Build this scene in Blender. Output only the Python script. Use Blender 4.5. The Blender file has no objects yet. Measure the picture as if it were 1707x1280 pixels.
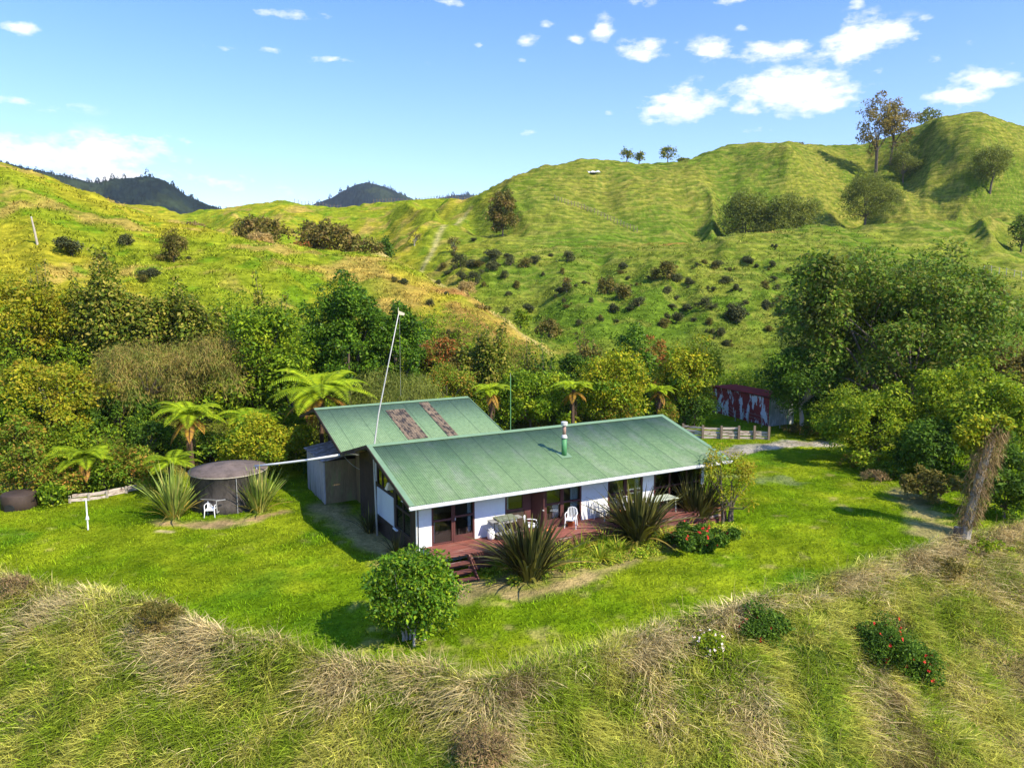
import bpy, math, random
import numpy as np
from mathutils import Vector

random.seed(11)
rng = np.random.default_rng(11)
C = bpy.context.scene.collection
SC = bpy.context.scene
PI = math.pi

# ------------------------------------------------------------------ survey of the place
HAZE = 0.00008
F = 1281.0; PITCH = math.radians(7.546); CZ = 11.374; YAW = math.radians(28.432); HC = (-10.875, -28.988)
cp, sp = math.cos(PITCH), math.sin(PITCH)
cy, sy = math.cos(YAW), math.sin(YAW)

def ray(u, v):
    x = (u - 853.5) / F; y = -(v - 640) / F
    return np.array([x, cp + y * sp, -sp + y * cp])
def at(u, v, Y):
    d = ray(u, v); return np.array([0, 0, CZ]) + d * (Y / d[1])
def h2w(X, Y, Z=0.0):
    a, b = X - HC[0], Y - HC[1]
    return np.array([a * cy - b * sy, a * sy + b * cy, Z])
def w2h(P):
    return np.array([P[0] * cy + P[1] * sy + HC[0], -P[0] * sy + P[1] * cy + HC[1], P[2]])

# ------------------------------------------------------------------ noise
def _hash(ix, iy, seed):
    h = (ix.astype(np.int64) * 374761393 + iy.astype(np.int64) * 668265263 + seed * 974711) & 0x7fffffff
    h = ((h ^ (h >> 13)) * 1274126177) & 0x7fffffff
    return ((h ^ (h >> 16)) & 0xffff) / 65535.0
def vnoise(x, y, seed=0):
    x = np.asarray(x, float); y = np.asarray(y, float)
    ix = np.floor(x); iy = np.floor(y); fx = x - ix; fy = y - iy
    fx = fx * fx * (3 - 2 * fx); fy = fy * fy * (3 - 2 * fy)
    a = _hash(ix, iy, seed); b = _hash(ix + 1, iy, seed); c = _hash(ix, iy + 1, seed); d = _hash(ix + 1, iy + 1, seed)
    return (a * (1 - fx) + b * fx) * (1 - fy) + (c * (1 - fx) + d * fx) * fy
def fbm(x, y, scale, octv=4, seed=0):
    r = 0; a = 1.0; t = 0; s = 1.0 / scale
    for o in range(octv):
        r = r + a * vnoise(np.asarray(x) * s + 17.3 * o, np.asarray(y) * s - 9.1 * o, seed + o); t += a; a *= .5; s *= 2.03
    return r / t
def sstep(a, b, x):
    t = np.clip((np.asarray(x, float) - a) / (b - a), 0, 1); return t * t * (3 - 2 * t)

# ------------------------------------------------------------------ mesh helpers
def mesh_np(name, V, F4=None, F3=None, smooth=False, col=None):
    V = np.asarray(V, np.float32).reshape(-1, 3)
    me = bpy.data.meshes.new(name)
    me.vertices.add(len(V)); me.vertices.foreach_set('co', V.ravel())
    li = []; ls = []; n = 0
    if F4 is not None and len(F4):
        F4 = np.asarray(F4, np.int32); li.append(F4.ravel()); ls.append(np.arange(len(F4)) * 4); n = 4 * len(F4)
    if F3 is not None and len(F3):
        F3 = np.asarray(F3, np.int32); li.append(F3.ravel()); ls.append(n + np.arange(len(F3)) * 3)
    li = np.concatenate(li).astype(np.int32); ls = np.concatenate(ls).astype(np.int32)
    me.loops.add(len(li)); me.loops.foreach_set('vertex_index', li)
    me.polygons.add(len(ls)); me.polygons.foreach_set('loop_start', ls)
    if smooth: me.polygons.foreach_set('use_smooth', np.ones(len(ls), bool))
    me.update(calc_edges=True)
    if col is not None:
        a = me.attributes.new('Col', 'FLOAT_COLOR', 'POINT')
        c4 = np.ones((len(V), 4), np.float32); c4[:, :3] = col
        a.data.foreach_set('color', c4.ravel())
    return me

def link(name, me, mat, parent=None, loc=None):
    o = bpy.data.objects.new(name, me); C.objects.link(o)
    if mat is not None and len(me.materials) == 0: me.materials.append(mat)
    if parent is not None: o.parent = parent
    if loc is not None: o.location = [float(q) for q in loc]
    return o

def thing(name, label, cat, loc=(0, 0, 0), rz=0.0, group=None):
    o = bpy.data.objects.new(name, None); C.objects.link(o)
    o.location = [float(q) for q in loc]; o.rotation_euler = (0, 0, rz); o.empty_display_size = .3
    o['label'] = label; o['category'] = cat
    if group: o['group'] = group
    return o
def tag(o, label, cat, group=None):
    o['label'] = label; o['category'] = cat
    if group: o['group'] = group
    return o
def kind(o, k):
    o['kind'] = k; return o
def copy_tree(o, loc=None, rz=None, scale=None, parent=None):
    c = o.copy(); C.objects.link(c)
    if parent is not None: c.parent = parent
    if loc is not None: c.location = [float(q) for q in loc]
    if rz is not None: c.rotation_euler = (0, 0, rz)
    if scale is not None: c.scale = scale
    for ch in list(o.children): copy_tree(ch, parent=c)
    return c

class MB:
    def __init__(s): s.v = []; s.f = []
    def add(s, vs, fs):
        n = len(s.v); s.v.extend([tuple(map(float, q)) for q in vs]); s.f.extend([tuple(i + n for i in f) for f in fs]); return s
    def box(s, x0, x1, y0, y1, z0, z1):
        vs = [(x, y, z) for z in (z0, z1) for y in (y0, y1) for x in (x0, x1)]
        return s.add(vs, [(0, 2, 3, 1), (4, 5, 7, 6), (0, 1, 5, 4), (1, 3, 7, 5), (3, 2, 6, 7), (2, 0, 4, 6)])
    def beam(s, a, b, w, h=None, up=(0, 0, 1)):
        h = h or w; a = Vector(a); b = Vector(b); d = (b - a).normalized(); u = Vector(up)
        if abs(d.dot(u)) > .98: u = Vector((0, 1, 0))
        r = d.cross(u).normalized(); u = r.cross(d)
        vs = [p + r * i * w / 2 + u * j * h / 2 for p in (a, b) for i, j in ((-1, -1), (1, -1), (1, 1), (-1, 1))]
        return s.add(vs, [(3, 2, 1, 0), (4, 5, 6, 7), (0, 1, 5, 4), (1, 2, 6, 5), (2, 3, 7, 6), (3, 0, 4, 7)])
    def tube(s, pts, rad, n=8, cap=True):
        pts = [Vector(p) for p in pts]
        if not hasattr(rad, '__len__'): rad = [rad] * len(pts)
        vs = []; fs = []; pr = None
        for i, p in enumerate(pts):
            d = (pts[min(i + 1, len(pts) - 1)] - pts[max(i - 1, 0)]).normalized()
            if pr is None:
                pr = d.cross(Vector((0.13, .97, .2)))
                if pr.length < .1: pr = d.cross(Vector((1, 0, 0)))
            r = (pr - d * pr.dot(d)).normalized(); pr = r; q = d.cross(r)
            for k in range(n):
                a = 2 * PI * k / n; vs.append(p + (r * math.cos(a) + q * math.sin(a)) * rad[i])
        for i in range(len(pts) - 1):
            for k in range(n):
                fs.append((i * n + k, i * n + (k + 1) % n, (i + 1) * n + (k + 1) % n, (i + 1) * n + k))
        if cap: fs.append(tuple(range(n - 1, -1, -1))); fs.append(tuple((len(pts) - 1) * n + k for k in range(n)))
        return s.add(vs, fs)
    def lathe(s, prof, n=24, c=(0, 0, 0)):
        vs = []; fs = []
        for r, z in prof:
            for k in range(n):
                a = 2 * PI * k / n; vs.append((c[0] + r * math.cos(a), c[1] + r * math.sin(a), c[2] + z))
        for i in range(len(prof) - 1):
            for k in range(n): fs.append((i * n + k, i * n + (k + 1) % n, (i + 1) * n + (k + 1) % n, (i + 1) * n + k))
        fs.append(tuple((len(prof) - 1) * n + k for k in range(n))); fs.append(tuple(range(n - 1, -1, -1)))
        return s.add(vs, fs)
    def prism(s, poly, d0, d1, axis='x'):
        # poly of 2D points (other two axes in order), extruded along axis
        def P(a, b, c): return (c, a, b) if axis == 'x' else (a, c, b) if axis == 'y' else (a, b, c)
        n = len(poly); vs = [P(a, b, d0) for a, b in poly] + [P(a, b, d1) for a, b in poly]
        fs = [tuple(range(n)), tuple(range(2 * n - 1, n - 1, -1))] + [(i, i + n, (i + 1) % n + n, (i + 1) % n) for i in range(n)]
        return s.add(vs, fs)
    def build(s, name, mat, parent=None, smooth=False, bevel=0):
        me = bpy.data.meshes.new(name); me.from_pydata(s.v, [], s.f); me.update()
        import bmesh
        bm = bmesh.new(); bm.from_mesh(me); bmesh.ops.recalc_face_normals(bm, faces=bm.faces); bm.to_mesh(me); bm.free()
        if smooth: me.shade_smooth()
        o = link(name, me, mat, parent)
        if bevel:
            m = o.modifiers.new('bev', 'BEVEL'); m.width = bevel; m.segments = 2; m.limit_method = 'ANGLE'
        return o

# ------------------------------------------------------------------ materials
def newmat(name):
    m = bpy.data.materials.new(name); m.use_nodes = True; nt = m.node_tree
    for n in list(nt.nodes): nt.nodes.remove(n)
    out = nt.nodes.new('ShaderNodeOutputMaterial'); return m, nt, out
def N(nt, t, **kw):
    n = nt.nodes.new(t)
    for k, v in kw.items():
        if k.startswith('i_'): n.inputs[k[2:].replace('_', ' ')].default_value = v
        else: setattr(n, k, v)
    return n
def mixc(nt, fac, a, b, mode='MIX'):
    n = nt.nodes.new('ShaderNodeMix'); n.data_type = 'RGBA'; n.blend_type = mode
    for sock, val in ((n.inputs[0], fac), (n.inputs[6], a), (n.inputs[7], b)):
        if isinstance(val, (int, float)): sock.default_value = val
        elif isinstance(val, (tuple, list)): sock.default_value = (*val[:3], 1)
        else: nt.links.new(val, sock)
    return n.outputs[2]
def math_n(nt, op, a, b=None, c=None, clamp=False):
    n = nt.nodes.new('ShaderNodeMath'); n.operation = op; n.use_clamp = clamp
    for i, val in enumerate((a, b, c)):
        if val is None: continue
        if isinstance(val, (int, float)): n.inputs[i].default_value = val
        else: nt.links.new(val, n.inputs[i])
    return n.outputs[0]
def ramp(nt, fac, stops, interp='LINEAR'):
    n = nt.nodes.new('ShaderNodeValToRGB'); cr = n.color_ramp; cr.interpolation = interp
    while len(cr.elements) < len(stops): cr.elements.new(.5)
    for e, (p, c) in zip(cr.elements, stops): e.position = p; e.color = (*c[:3], 1) if len(c) >= 3 else (c[0],) * 3 + (1,)
    nt.links.new(fac, n.inputs[0]); return n.outputs[0]
def noise(nt, vec, scale, detail=4, rough=.55, out=0):
    n = N(nt, 'ShaderNodeTexNoise'); n.inputs['Scale'].default_value = scale; n.inputs['Detail'].default_value = detail; n.inputs['Roughness'].default_value = rough
    if vec is not None: nt.links.new(vec, n.inputs['Vector'])
    return n.outputs[out]
def objco(nt, scale=None):
    t = N(nt, 'ShaderNodeTexCoord').outputs['Object']
    if scale:
        m = N(nt, 'ShaderNodeMapping'); m.inputs['Scale'].default_value = scale; nt.links.new(t, m.inputs['Vector']); t = m.outputs[0]
    return t

def plain(name, col, rough=.7, var=.25, scale=2.0, metal=0.0, col2=None, patch=None, stretch=None, bump=0.0, spec=.3):
    """a painted / weathered surface: base colour broken up by two octaves of noise, optional second colour in patches"""
    m, nt, out = newmat(name); co = objco(nt, stretch)
    n1 = noise(nt, co, scale, 5); n2 = noise(nt, co, scale * 7.3, 4)
    a = tuple(c * (1 - var) for c in col); b = tuple(min(1, c * (1 + var)) for c in col)
    c = ramp(nt, math_n(nt, 'ADD', math_n(nt, 'MULTIPLY', n1, .6), math_n(nt, 'MULTIPLY', n2, .4)), [(.3, a), (.7, b)])
    if col2 is not None:
        p0, p1 = patch or (.55, .65)
        f = ramp(nt, noise(nt, co, scale * 1.7, 6, .65), [(p0, (0, 0, 0)), (p1, (1, 1, 1))])
        c = mixc(nt, f, c, col2)
    p = N(nt, 'ShaderNodeBsdfPrincipled'); nt.links.new(c, p.inputs['Base Color'])
    p.inputs['Roughness'].default_value = rough; p.inputs['Metallic'].default_value = metal; p.inputs['Specular IOR Level'].default_value = spec
    if bump:
        bn = N(nt, 'ShaderNodeBump'); bn.inputs['Strength'].default_value = bump; bn.inputs['Distance'].default_value = .03
        nt.links.new(n2, bn.inputs['Height']); nt.links.new(bn.outputs[0], p.inputs['Normal'])
    nt.links.new(p.outputs[0], out.inputs[0]); return m

LEAFK = 1.75
def leafmat(name, cols, patch=None, pscale=.5, pr=(.5, .66), trans=.36, rough=.55, tone=.55):
    """leaves: each leaf island picks its own tint; patch = tint that whole sprays take on"""
    m, nt, out = newmat(name)
    isl = N(nt, 'ShaderNodeNewGeometry').outputs['Random Per Island']
    k = len(cols); c = ramp(nt, isl, [((i + .5) / k, (cc[0] * LEAFK * 1.17, cc[1] * LEAFK * 1.04, cc[2] * LEAFK * .62)) for i, cc in enumerate(cols)])
    if patch is not None:
        f = ramp(nt, noise(nt, objco(nt), pscale, 4, .6), [(pr[0], (0, 0, 0)), (pr[1], (1, 1, 1))])
        c = mixc(nt, f, c, (patch[0] * LEAFK * 1.0, patch[1] * LEAFK, patch[2] * LEAFK * .7))
    c = mixc(nt, 1.0, c, ramp(nt, noise(nt, objco(nt), tone, 3, .6), [(.32, (.58, .62, .6)), (.68, (1.42, 1.36, 1.2))]), 'MULTIPLY')
    p = N(nt, 'ShaderNodeBsdfPrincipled'); nt.links.new(c, p.inputs['Base Color'])
    p.inputs['Roughness'].default_value = rough; p.inputs['Specular IOR Level'].default_value = .12
    t = N(nt, 'ShaderNodeBsdfTranslucent'); nt.links.new(mixc(nt, 1.0, c, (1.15, 1.15, .6), 'MULTIPLY'), t.inputs[0])
    ms = N(nt, 'ShaderNodeMixShader'); ms.inputs[0].default_value = trans
    nt.links.new(p.outputs[0], ms.inputs[1]); nt.links.new(t.outputs[0], ms.inputs[2]); nt.links.new(ms.outputs[0], out.inputs[0])
    return m

def attrmat(name, trans=.0, isl=False, bump=False):
    """ground and grass: colour from the mesh, broken up by fine noise"""
    m, nt, out = newmat(name)
    a = N(nt, 'ShaderNodeAttribute', attribute_name='Col').outputs['Color']
    co = objco(nt)
    if isl:
        r = N(nt, 'ShaderNodeNewGeometry').outputs['Random Per Island']
        c = mixc(nt, 1.0, a, ramp(nt, r, [(0, (.42, .45, .42)), (1, (1.55, 1.5, 1.45))]), 'MULTIPLY')
    else:
        n1 = noise(nt, co, .8, 6, .68); n2 = noise(nt, co, 6.0, 3, .7)
        con = noise(nt, objco(nt, (.25, .25, 2.6)), 1.0, 3, .6)
        c = mixc(nt, 1.0, a, ramp(nt, n1, [(.3, (.52, .58, .5)), (.7, (1.42, 1.36, 1.35))]), 'MULTIPLY')
        c = mixc(nt, 1.0, c, ramp(nt, n2, [(.3, (.72, .76, .72)), (.7, (1.25, 1.22, 1.25))]), 'MULTIPLY')
        c = mixc(nt, 1.0, c, ramp(nt, con, [(.36, (.72, .76, .72)), (.64, (1.24, 1.2, 1.16))]), 'MULTIPLY')
    p = N(nt, 'ShaderNodeBsdfPrincipled'); nt.links.new(c, p.inputs['Base Color']); p.inputs['Roughness'].default_value = 1.0; p.inputs['Specular IOR Level'].default_value = .0
    last = p.outputs[0]
    if bump:
        bn = N(nt, 'ShaderNodeBump'); bn.inputs['Strength'].default_value = .9; bn.inputs['Distance'].default_value = .4
        h = math_n(nt, 'ADD', noise(nt, co, 1.6, 5, .7), math_n(nt, 'MULTIPLY', con, .6))
        nt.links.new(h, bn.inputs['Height']); nt.links.new(bn.outputs[0], p.inputs['Normal'])
    if trans:
        t = N(nt, 'ShaderNodeBsdfTranslucent'); nt.links.new(c, t.inputs[0])
        ms = N(nt, 'ShaderNodeMixShader'); ms.inputs[0].default_value = trans
        nt.links.new(last, ms.inputs[1]); nt.links.new(t.outputs[0], ms.inputs[2]); last = ms.outputs[0]
    nt.links.new(last, out.inputs[0]); return m

# ------------------------------------------------------------------ terrain
EDGE = [(-400, 945), (-250, 940), (0, 955), (60, 972), (170, 988), (250, 1008), (330, 1035), (400, 1058), (470, 1075), (540, 1092), (640, 1108), (700, 1112), (760, 1120), (800, 1134), (830, 1124),
        (860, 1112), (940, 1092), (1040, 1062), (1100, 1046), (1200, 1020), (1300, 985), (1400, 955), (1450, 937), (1530, 915), (1580, 895), (1640, 888), (1707, 872), (1850, 840), (2100, 800)]
LAWN_Z = lambda Y: np.interp(Y, [20, 27, 42, 60, 75], [-1.0, -.92, -.66, -.55, -.5])
def gzp(u, v, z):
    d = ray(u, v); return np.array([0, 0, CZ]) + d * ((z - CZ) / d[2])

ue = np.arange(-400, 2101, 2.5)
azs_f = np.array([math.atan2(*ray(u, 470.3)[:2]) for u in ue])
lo, hi = azs_f[0], azs_f[-1]
azs = np.concatenate([np.linspace(-PI, lo, 40)[:-1], azs_f, np.linspace(hi, PI, 40)[1:]])
ncol = len(azs)
r_grid = np.concatenate([np.linspace(2, 14, 14)[:-1], np.arange(14, 72, .13), np.geomspace(72, 330, 420), np.geomspace(338, 6000, 60)])
def smooth1(a, w):
    k = np.hanning(w + 2)[1:-1]; k /= k.sum(); p = np.pad(a, w // 2, mode='edge'); return np.convolve(p, k, 'valid')[:len(a)]

def layer_uv(pts, w=17):
    """control points (u, v, Y) -> (r, z) for every azimuth column"""
    u = np.array([p[0] for p in pts], float); v = np.interp(ue, u, [p[1] for p in pts]); Y = np.interp(ue, u, [p[2] for p in pts])
    P = np.array([at(a, b, c) for a, b, c in zip(ue, v, Y)])
    a = np.arctan2(P[:, 0], P[:, 1]); r = np.hypot(P[:, 0], P[:, 1]); o = np.argsort(a)
    return smooth1(np.interp(azs, a[o], r[o]), w), smooth1(np.interp(azs, a[o], P[o, 2]), w)
def layer_yz(pts, w=17):
    """control points (u, Y, z)"""
    u = np.array([p[0] for p in pts], float); Y = np.interp(ue, u, [p[1] for p in pts]); z = np.interp(ue, u, [p[2] for p in pts])
    r = Y / np.cos(azs_f)
    return smooth1(np.interp(azs, azs_f, r), w), smooth1(np.interp(azs, azs_f, z), w)

Pe = np.array([gzp(u, v, -.9) for u, v in EDGE]); ae = np.arctan2(Pe[:, 0], Pe[:, 1]); re = np.hypot(Pe[:, 0], Pe[:, 1])
R_EDGE = smooth1(np.interp(azs, ae, re), 7)
R_EDGE = R_EDGE + (fbm(azs * 16, azs * 0 + 3, 1.0, 3, 5) - .5) * 1.0
side_l = sstep(-.33, -.5, azs); side_r = sstep(.12, .45, azs); mid = 1 - np.clip(side_l + side_r, 0, 1)
Yb = [(-400, 38), (0, 42.5), (120, 43.5), (240, 45), (500, 49), (800, 56), (1100, 62), (1200, 72), (1320, 74), (1420, 64), (1500, 58), (1707, 50), (2100, 45)]
Rb, _ = layer_yz([(u, y, 0) for u, y in Yb])
Zb = LAWN_Z(Rb * np.cos(np.clip(azs, -1, 1)))
L = []
L.append((np.full(ncol, 2.0), np.full(ncol, -10.5)))
L.append((R_EDGE - 9.5 - 1.5 * side_l, -4.7 + .4 * side_l + .4 * side_r))
L.append((R_EDGE - 2.2 - .8 * side_l, -2.15 + .45 * side_l + .5 * side_r))
L.append((R_EDGE - .25, np.full(ncol, -1.05)))
L.append((R_EDGE + 1.2, LAWN_Z((R_EDGE + 1.2) * np.cos(np.clip(azs, -1, 1)))))
L.append((Rb, Zb))
L.append((Rb + 6, Zb + np.interp(azs, azs_f, np.interp(ue, [-400, 0, 300, 500, 700, 900, 1100, 1300, 1500, 1800], [2.6, 2.4, 2.0, 1.6, .8, .4, .4, .3, .3, .3]))))
L.append(layer_yz([(-400, 70, 13), (0, 72, 11.6), (250, 72, 11), (400, 73, 10), (500, 74, 9), (600, 72, 7.2), (700, 70, 5.8), (800, 69, 4.2), (900, 71, 1.8), (1000, 74, 1.6), (1250, 83, 2.6), (1500, 84, 2.6), (2100, 82, 3)]))
L.append(layer_uv([(-400, 200, 135), (0, 283, 130), (60, 299, 129), (130, 325, 127), (205, 351, 124), (260, 375, 121), (350, 391, 118), (411, 405, 115), (482, 411, 112), (537, 421, 110), (584, 425, 108), (628, 431, 106), (657, 437, 104), (701, 457, 100), (731, 476, 97), (775, 488, 92), (807, 510, 89), (842, 533, 86), (880, 562, 83), (920, 590, 81), (960, 588, 84), (1000, 560, 88), (1250, 560, 92), (1500, 560, 93), (2100, 555, 93)], 9))
L.append(layer_yz([(-400, 160, 30), (0, 155, 24), (205, 150, 19), (300, 148, 16), (400, 142, 12.5), (500, 138, 11), (600, 134, 10), (660, 124, 9.6), (700, 119, 8.6), (775, 108, 7.2), (842, 99, 5.6), (900, 93, 4.8), (960, 98, 7.2), (1000, 102, 8.4), (1250, 106, 9.4), (1500, 108, 9), (2100, 106, 9)]))
L.append(layer_uv([(-400, 330, 195), (205, 372, 200), (300, 386, 200), (480, 404, 195), (560, 404, 190), (640, 412, 178), (700, 412, 165), (775, 430, 142), (840, 424, 138), (950, 428, 140), (1060, 419, 142), (1180, 406, 145), (1230, 393, 146), (1300, 384, 147), (1360, 378, 148), (1420, 385, 150), (1500, 395, 152), (1560, 399, 153), (1640, 405, 155), (1707, 418, 155), (2100, 440, 155)], 9))
L.append(layer_uv([(-400, 330, 225), (205, 362, 230), (300, 374, 230), (480, 374, 225), (640, 378, 212), (700, 374, 200), (775, 386, 182), (840, 386, 168), (950, 392, 164), (1060, 400, 162), (1180, 405, 163), (1230, 414, 165), (1300, 418, 168), (1360, 416, 170), (1420, 412, 172), (1500, 408, 172), (1560, 404, 172), (1640, 390, 174), (1707, 396, 174), (2100, 420, 174)], 9))
L.append(layer_uv([(-400, 330, 250), (205, 352, 245), (340, 362, 244), (480, 356, 240), (640, 358, 230), (700, 356, 222), (775, 360, 205), (850, 330, 182), (950, 330, 182), (1060, 335, 182), (1150, 340, 185), (1220, 322, 196), (1270, 284, 202), (1315, 260, 203), (1350, 286, 205), (1395, 334, 203), (1440, 368, 200), (1478, 340, 199), (1550, 262, 196), (1640, 250, 192), (1707, 282, 195), (2100, 330, 205)], 7))
L.append(layer_uv([(-400, 300, 280), (150, 349, 262), (205, 347, 262), (265, 347, 260), (300, 359, 258), (335, 353, 258), (394, 348, 258), (417, 343, 257), (467, 337, 256), (511, 345, 255), (555, 353, 255), (584, 352, 254), (625, 341, 252), (701, 340, 250), (731, 338, 248), (775, 337, 240), (807, 322, 225), (830, 310, 210), (860, 292, 202), (900, 282, 203), (950, 274, 205), (978, 269, 206), (1010, 275, 208), (1060, 280, 213), (1110, 278, 218), (1140, 274, 222), (1170, 262, 226), (1220, 246, 230), (1260, 243, 233), (1300, 247, 236), (1340, 245, 240), (1400, 243, 246), (1450, 238, 246), (1490, 228, 244), (1540, 213, 240), (1590, 200, 234), (1630, 197, 231), (1670, 203, 228), (1707, 214, 226), (1850, 250, 225), (2100, 300, 225)], 7))
rS, zS = L[-1]
L.append((rS + 70, zS - 16))
L.append((np.full(ncol, 700.0), np.full(ncol, 5.0)))
L.append((np.full(ncol, 6000.0), np.full(ncol, 0.0)))
RK = np.array([l[0] for l in L]).T; ZK = np.array([l[1] for l in L]).T
for k in range(1, RK.shape[1]): RK[:, k] = np.maximum(RK[:, k], RK[:, k - 1] + .6)
H = np.diff(RK, axis=1); DL = np.diff(ZK, axis=1) / H
M = np.zeros_like(ZK); M[:, 0] = DL[:, 0]; M[:, -1] = DL[:, -1]
w1 = 2 * H[:, 1:] + H[:, :-1]; w2 = H[:, 1:] + 2 * H[:, :-1]
same = DL[:, 1:] * DL[:, :-1] > 0
with np.errstate(divide='ignore', invalid='ignore'):
    M[:, 1:-1] = np.where(same, (w1 + w2) / (w1 / DL[:, :-1] + w2 / DL[:, 1:]), 0)
Z = np.zeros((ncol, len(r_grid)))
for i in range(ncol):
    k = np.clip(np.searchsorted(RK[i], r_grid, 'right') - 1, 0, RK.shape[1] - 2)
    t = np.clip((r_grid - RK[i][k]) / H[i][k], 0, 1); t2 = t * t; t3 = t2 * t
    Z[i] = (2 * t3 - 3 * t2 + 1) * ZK[i][k] + (t3 - 2 * t2 + t) * H[i][k] * M[i][k] + (-2 * t3 + 3 * t2) * ZK[i][k + 1] + (t3 - t2) * H[i][k] * M[i][k + 1]
AZ, RR = np.meshgrid(azs, r_grid, indexing='ij')
XX = RR * np.sin(AZ); YY = RR * np.cos(AZ)
eg = R_EDGE[:, None]; bk = Rb[:, None]
on_bank = sstep(0.3, -.6, RR - eg); on_lawn = sstep(-.3, .5, RR - eg) * sstep(1.5, -.5, RR - bk); on_hill = sstep(2, 14, RR - bk)
Z += on_bank * ((fbm(XX, YY, 1.6, 4, 21) - .5) * .75 + (fbm(XX, YY, 4.5, 2, 22) - .5) * .9)
Z += on_lawn * (fbm(XX, YY, 1.2, 3, 23) - .5) * .10
hn = (fbm(XX, YY, 9, 4, 24) - .5) * 1.5 + (fbm(XX, YY, 2.2, 4, 25) - .5) * 1.15 + np.abs(fbm(XX, YY, 3.6, 3, 28) - .5) * 1.2
rid = lambda sc, rl, sd_, q0: 1 - np.abs(2 * fbm(AZ * q0 / sc + (fbm(XX, YY, 30, 2, sd_ + 7) - .5) * .9, RR / rl, 1.0, 3, sd_) - 1)
hfar = (fbm(XX, YY, 26, 3, 26) - .5) * 2.5 * sstep(110, 190, RR) * sstep(600, 300, RR)
upm = sstep(158, 178, RR) * sstep(-4, -40, RR - rS[:, None]); hfar = hfar + (rid(20, 75, 81, 200) - .68) * 12.0 * upm
midm = sstep(88, 104, RR) * sstep(146, 132, RR) * sstep(900, 1000, 853.5 + F * np.tan(np.clip(AZ, -1.3, 1.3))); hfar = hfar + (rid(11, 40, 83, 115) - .6) * 4.4 * midm
lefm = sstep(76, 86, RR) * sstep(-2, -30, RR - L[8][0][:, None]); hfar = hfar + (rid(14, 45, 85, 95) - .6) * 3.0 * lefm
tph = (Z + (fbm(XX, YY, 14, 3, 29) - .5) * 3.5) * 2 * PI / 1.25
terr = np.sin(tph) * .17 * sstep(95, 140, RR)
Z += on_hill * hn * sstep(900, 400, RR) * .8 + on_hill * (hfar + terr)

def hz(x, y):
    x = np.asarray(x, float); y = np.asarray(y, float)
    ia = np.interp(np.arctan2(x, y), azs, np.arange(ncol)); ir = np.interp(np.hypot(x, y), r_grid, np.arange(len(r_grid)))
    i0 = np.clip(ia.astype(int), 0, ncol - 2); j0 = np.clip(ir.astype(int), 0, len(r_grid) - 2); fa = ia - i0; fr = ir - j0
    return (Z[i0, j0] * (1 - fr) + Z[i0, j0 + 1] * fr) * (1 - fa) + (Z[i0 + 1, j0] * (1 - fr) + Z[i0 + 1, j0 + 1] * fr) * fa
def r_edge(x, y): return np.interp(np.arctan2(x, y), azs, R_EDGE)
def r_back(x, y): return np.interp(np.arctan2(x, y), azs, Rb)
TT = np.concatenate([np.arange(14, 80, .06), np.geomspace(80, 420, 1400)])
def pick(u, v):
    """where the line of sight through a spot of the survey meets the ground"""
    d = ray(u, v); P = np.array([0, 0, CZ])[None] + d[None] * (TT / d[1])[:, None]
    g = hz(P[:, 0], P[:, 1]); b = np.nonzero(P[:, 2] < g)[0]
    if len(b) == 0: return P[-1]
    q = P[b[0]]; return np.array([q[0], q[1], g[b[0]]])
def stand(u, Y, v=470.3):
    p = at(u, v, Y); return np.array([p[0], p[1], float(hz(p[0], p[1]))])

# ---- ground colours (what grows or lies there), then the sheet itself
def lerp(a, b, f): return a * (1 - f[..., None]) + b * f[..., None]
c3 = lambda *a: np.array(a, float)
nA = fbm(XX, YY, 3.0, 5, 31); nB = fbm(XX, YY, 14, 4, 32); nC = fbm(XX, YY, 1.0, 4, 33); nD = fbm(XX, YY, 40, 3, 34); nE = fbm(XX, YY, 6, 5, 35)
lawn = lerp(np.broadcast_to(c3(.125, .20, .006), XX.shape + (3,)), c3(.20, .25, .010), sstep(.35, .65, nA))
lawn = lerp(lawn, c3(.06, .165, .01), sstep(.58, .75, nE) * .7)
lawn = lerp(lawn, c3(.36, .29, .10), sstep(.63, .76, nC * .6 + nB * .4) * .6)
bank = lerp(np.broadcast_to(c3(.19, .20, .04), XX.shape + (3,)), c3(.34, .27, .12), sstep(.42, .62, nA))
bank = lerp(bank, c3(.08, .17, .02), sstep(.52, .7, nE) * .8)
bank = lerp(bank, c3(.13, .075, .035), sstep(.62, .75, nB) * .6)
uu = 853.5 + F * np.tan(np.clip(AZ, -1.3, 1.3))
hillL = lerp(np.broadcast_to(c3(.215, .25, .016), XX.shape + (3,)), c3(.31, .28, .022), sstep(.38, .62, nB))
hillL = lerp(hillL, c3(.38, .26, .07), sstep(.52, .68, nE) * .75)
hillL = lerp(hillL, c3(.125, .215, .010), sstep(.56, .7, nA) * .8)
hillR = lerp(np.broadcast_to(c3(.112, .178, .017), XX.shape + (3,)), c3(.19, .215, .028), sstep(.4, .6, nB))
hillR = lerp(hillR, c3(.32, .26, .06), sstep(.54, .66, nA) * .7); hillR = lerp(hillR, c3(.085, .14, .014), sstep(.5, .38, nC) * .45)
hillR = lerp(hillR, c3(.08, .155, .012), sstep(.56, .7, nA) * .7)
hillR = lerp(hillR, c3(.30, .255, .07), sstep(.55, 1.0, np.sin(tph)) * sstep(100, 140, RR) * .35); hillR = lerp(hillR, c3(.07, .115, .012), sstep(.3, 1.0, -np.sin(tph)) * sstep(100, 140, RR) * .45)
up = sstep(160, 185, RR); hillR = lerp(hillR, hillR * np.array([1.08, .98, 1.1]), up)
isR = sstep(640, 900, uu + (fbm(XX, YY, 20, 2, 41) - .5) * 60 - 1.0 * np.clip(RR - 150, 0, 80))
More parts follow.
